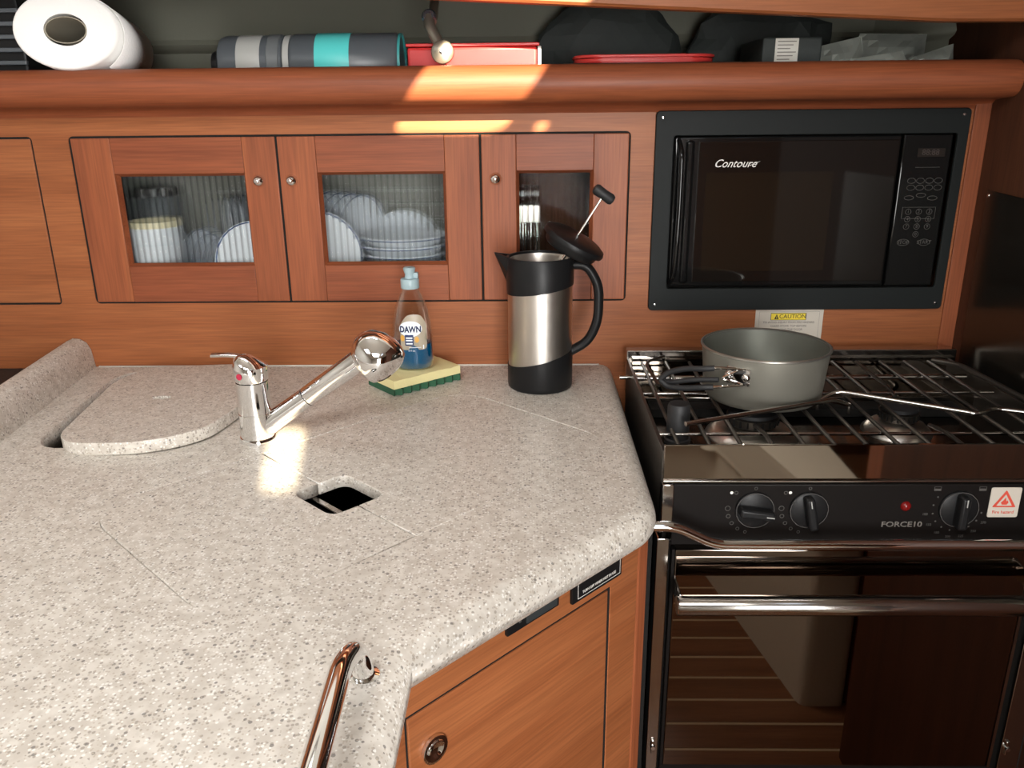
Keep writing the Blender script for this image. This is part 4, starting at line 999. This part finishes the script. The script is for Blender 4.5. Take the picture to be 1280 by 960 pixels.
tube('plunger_knob', [kc - kd * 0.0155, kc - kd * 0.0145, kc - kd * 0.011, kc, kc + kd * 0.011, kc + kd * 0.0145, kc + kd * 0.0155], [0.003, 0.0058, 0.0075, 0.0068, 0.0075, 0.0058, 0.003], BLACKSOFT, fp, 16)

# ================================================================== SHELF THINGS
SZ = 0.391
# paper towel roll leaning over the fiddle
ra = Vector((0.13, -0.975, 0.13)).normalized(); rcen = Vector((-0.594, 1.140, 0.4725)); RM = rot_to(ra); RR = 0.0655; SQ = 0.74
pr = thing('paper_towel_roll', 'white paper towel roll leaning over the fiddle rail at top left', 'paper roll', tuple(rcen))
lathe('roll', [(0.0265, 0.0), (RR - 0.004, 0.0), (RR - 0.001, -0.0015), (RR, -0.004), (RR, -0.125), (0.0265, -0.125), (0.0265, 0.0)], rcen, PAPER, pr, 56, RM, sx=1.0, sy=SQ)
lathe('cardboard_core', [(0.0263, -0.001), (0.0245, -0.001), (0.0245, -0.124), (0.0263, -0.124)], rcen, CARD, pr, 40, RM, sx=1.0, sy=SQ * 0.85)
bm = bmesh.new(); prev = None                   # loose outer sheet lifting off on the right
for k in range(17):
    a = math.radians(-52 + k * 9); r_ = RR + 0.0006 + 0.013 * max(0, 1 - k / 12.0) ** 1.2
    P0 = RM @ Vector((r_ * math.cos(a), SQ * r_ * math.sin(a), -0.002)) + rcen; P1 = RM @ Vector((r_ * math.cos(a), SQ * r_ * math.sin(a), -0.12)) + rcen
    cur = (bm.verts.new(P0), bm.verts.new(P1))
    if prev: bm.faces.new((prev[0], cur[0], cur[1], prev[1]))
    prev = cur
so = link('loose_sheet', bm, PAPER, pr, True); so.modifiers.new('thick', 'SOLIDIFY').thickness = 0.0008
# ribbed black crate behind the roll
rb = thing('ribbed_crate', 'dark ribbed crate behind the paper towel roll', 'crate', (-0.84, 1.26, SZ))
box('body', -1.00, -0.688, 1.205, 1.34, SZ, 0.56, BLACK, rb, 0.004)
for i in range(10): box('rib', -1.0, -0.686, 1.1985, 1.2048, SZ + 0.010 + i * 0.0165, SZ + 0.0155 + i * 0.0165, GREYP, rb, 0.001)
# two tumblers lying on their sides
RX = Matrix.Rotation(PI / 2, 3, 'Y')
t = thing('tumbler', 'short charcoal tumbler with pale grey band lying on the shelf', 'tumbler', (-0.39, 1.25, SZ))
cc = (-0.432, 1.250, SZ + 0.041)
lathe('body', [(0, 0.0), (0.030, 0.0), (0.037, 0.004), (0.0395, 0.012), (0.0395, 0.092), (0.036, 0.094), (0, 0.094)], cc, GREYP, t, 40, RX)
lathe('pale_band', [(0.0396, 0.030), (0.0400, 0.031), (0.0400, 0.062), (0.0396, 0.063)], cc, GREYB, t, 40, RX)
lathe('lid_ring', [(0.0396, 0.072), (0.0408, 0.073), (0.0408, 0.088), (0.0396, 0.089)], cc, plain('tumbler_ring', (0.14, 0.15, 0.155), 0.3), t, 40, RX)
lathe('cap_end', [(0.0, -0.012), (0.018, -0.012), (0.020, -0.008), (0.020, 0.0)], cc, BLACK, t, 28, RX)
t = thing('tumbler', 'long charcoal tumbler with turquoise band lying on the shelf', 'tumbler', (-0.26, 1.25, SZ))
cc = (-0.333, 1.250, SZ + 0.0415)
lathe('body', [(0, 0.0), (0.034, 0.0), (0.038, 0.003), (0.0405, 0.010), (0.0405, 0.150), (0.037, 0.154), (0, 0.154)], cc, GREYP, t, 40, RX)
lathe('turquoise_band', [(0.0406, 0.040), (0.0411, 0.041), (0.0411, 0.087), (0.0406, 0.088)], cc, TURQ, t, 40, RX)
lathe('mouth_ring', [(0.036, -0.006), (0.0395, -0.004), (0.0395, 0.004), (0.036, 0.004)], cc, GREYB, t, 40, RX)
lathe('teal_seal', [(0.0375, 0.1545), (0.0400, 0.1545), (0.0400, 0.1580), (0.0375, 0.1580)], cc, TEAL, t, 40, RX)
# red translucent box
t = thing('red_box', 'red plastic box with a clear lid edge on the shelf', 'box', (-0.08, 1.33, SZ))
box('body', -0.166, 0.014, 1.222, 1.31, SZ, 0.452, RED, t, 0.004)
box('lid', -0.167, 0.017, 1.219, 1.312, 0.4522, 0.4565, RED, t, 0.0012)
box('clear_end', 0.0145, 0.0195, 1.220, 1.312, SZ, 0.452, CLEARRIM, t, 0.001)
# port light dog hanging from the liner
t = thing('port_dog', 'grey metal swing handle hanging above the shelf', 'handle', (-0.128, 1.20, 0.44))
DOG = plain('worn_grey_metal', (0.30, 0.27, 0.22), 0.32, 0.8)
tube('pivot_stem', [(-0.128, 1.205, 0.4835), (-0.128, 1.30, 0.545), (-0.128, 1.37, 0.592)], [0.007, 0.006, 0.006], DOG, t, 12)
tube('arm', fillet([(-0.131, 1.198, 0.4885), (-0.130, 1.192, 0.476), (-0.119, 1.184, 0.457), (-0.113, 1.178, 0.447)], 0.008, 4), 0.0075, DOG, t, 14)
lathe('pivot_boss', [(0, 0.006), (0.007, 0.005), (0.010, 0.0), (0.008, -0.006), (0, -0.007)], (-0.131, 1.197, 0.4885), plain('blue_grey_metal', (0.28, 0.31, 0.36), 0.25, 0.9), t, 24, rot_to((0, -1, 0.3)))
lathe('round_end', [(0, 0.006), (0.010, 0.0055), (0.0145, 0.003), (0.0155, 0.0), (0.0145, -0.005), (0, -0.006)], (-0.112, 1.174, 0.4425), DOG, t, 28, rot_to((0, -1, 0.05)))
lathe('screw', [(0, 0.0075), (0.0025, 0.007), (0.0032, 0.0055)], (-0.113, 1.174, 0.4420), CHROME, t, 14, rot_to((0, -1, 0.05)))
# dark storage case with a red silicone dish on it
t = thing('storage_case', 'black storage case under the red dish on the shelf', 'case', (0.17, 1.28, SZ))
box('body', 0.045, 0.300, 1.215, 1.36, SZ, 0.4290, BAGD, t, 0.006); box('lid_seam', 0.044, 0.301, 1.214, 1.361, 0.4120, 0.4132, BLACK, t)
t = thing('red_dish', 'shallow red silicone dish lying on the black case', 'dish', (0.165, 1.27, 0.4292))
dish = rrect(0.068, 0.262, 1.222, 1.33, 0.035, 6)
prism('dish_body', dish, 0.4292, 0.4354, XY, REDF, t, 0.0025)
slab('raised_lip', [rrect(0.066, 0.264, 1.220, 1.332, 0.036, 6), rrect(0.076, 0.254, 1.230, 1.322, 0.03, 6)], 0.4356, 0.4400, XY, REDF, t, 0.0015, True)
# crumpled bags at the back and on the right
def crumple(name, label, c, s, mat, seed, cat='bag', amp=0.35, sub_=4):
    bm = bmesh.new(); bmesh.ops.create_icosphere(bm, subdivisions=sub_, radius=1.0)
    for v in bm.verts:
        d = v.co.normalized()
        f = 1 + amp * (abs(noise.noise(d * 1.6 + Vector((seed, 0, 0)))) * 2 - 0.5) + 0.10 * noise.noise(d * 5 + Vector((0, seed, 0)))
        p = Vector((d.x * s[0] * f, d.y * s[1] * f, d.z * s[2] * f))
        p.z = max(p.z, -s[2] * 0.8)
        v.co = p
    zm = min(v.co.z for v in bm.verts)
    for v in bm.verts: v.co = v.co + Vector((c[0], c[1], c[2] - zm))
    t = thing(name, label, cat, c)
    link('crumpled_body', bm, mat, t, False)
    return t
crumple('cloth_bag', 'dark crumpled bag at the back of the shelf behind the red dish', (0.130, 1.400, SZ), (0.110, 0.028, 0.080), BAGD, 3, amp=0.12, sub_=3)
crumple('cloth_bag', 'dark crumpled bag at the back of the shelf left of the labelled box', (0.362, 1.400, SZ), (0.108, 0.028, 0.076), BAGD, 5, amp=0.12, sub_=3)
t = thing('labelled_box', 'dark box with a white printed label on the shelf', 'box', (0.35, 1.25, SZ))
box('body', 0.318, 0.398, 1.205, 1.33, SZ, 0.458, BAGD, t, 0.003)
box('label', 0.3345, 0.3655, 1.2035, 1.2048, SZ + 0.01, 0.4565, LABELW, t)
for i in range(6): box('barcode_line', 0.3375, 0.3625 - (i % 3) * 0.004, 1.2028, 1.2034, 0.4520 - i * 0.0045, 0.4532 - i * 0.0045, INKG, t)
def bag_wedge(label, pts, y0, y1, seed):
    bm = bmesh.new(); G = []
    n = 8
    def P(u, v_):
        a = Vector(pts[0]).lerp(Vector(pts[1]), u); b = Vector(pts[3]).lerp(Vector(pts[2]), u)
        return a.lerp(b, v_)
    for sgn in (0, 1):
        g = []
        for i in range(n + 1):
            row = []
            for j_ in range(n + 1):
                q = P(i / n, j_ / n); e = min(i, n - i, j_, n - j_) / (n / 2)
                yy_ = (y0 + y1) / 2 + (0.5 - sgn) * -(y1 - y0) * min(1, e * 1.6) + 0.006 * noise.noise(Vector((q[0] * 60, q[1] * 60, seed + sgn)))
                row.append(bm.verts.new((q[0], yy_, q[1])))
            g.append(row)
        for i in range(n):
            for j_ in range(n): bm.faces.new((g[i][j_], g[i + 1][j_], g[i + 1][j_ + 1], g[i][j_ + 1]))
    bmesh.ops.remove_doubles(bm, verts=bm.verts[:], dist=0.0004)
    t = thing('plastic_bag', label, 'bag', (sum(p_[0] for p_ in pts) / 4, (y0 + y1) / 2, SZ), 'plastic bags on the right of the shelf')
    link('film', bm, BAG, t, False)
bag_wedge('pale plastic bag right next to the labelled box', [(0.405, SZ), (0.485, SZ), (0.470, 0.462), (0.410, 0.449)], 1.235, 1.29, 1)
bag_wedge('pale plastic bag lying low in front of the other bags', [(0.425, SZ), (0.535, SZ), (0.510, 0.4395), (0.440, 0.430)], 1.195, 1.232, 2)
bag_wedge('pale plastic bag with a slanting top nearest the right wall', [(0.520, SZ), (0.592, SZ), (0.585, 0.449), (0.528, 0.431)], 1.20, 1.26, 3)
bag_wedge('pale plastic bag behind the others, standing highest', [(0.48, SZ), (0.60, SZ), (0.60, 0.470), (0.50, 0.472)], 1.32, 1.38, 4)
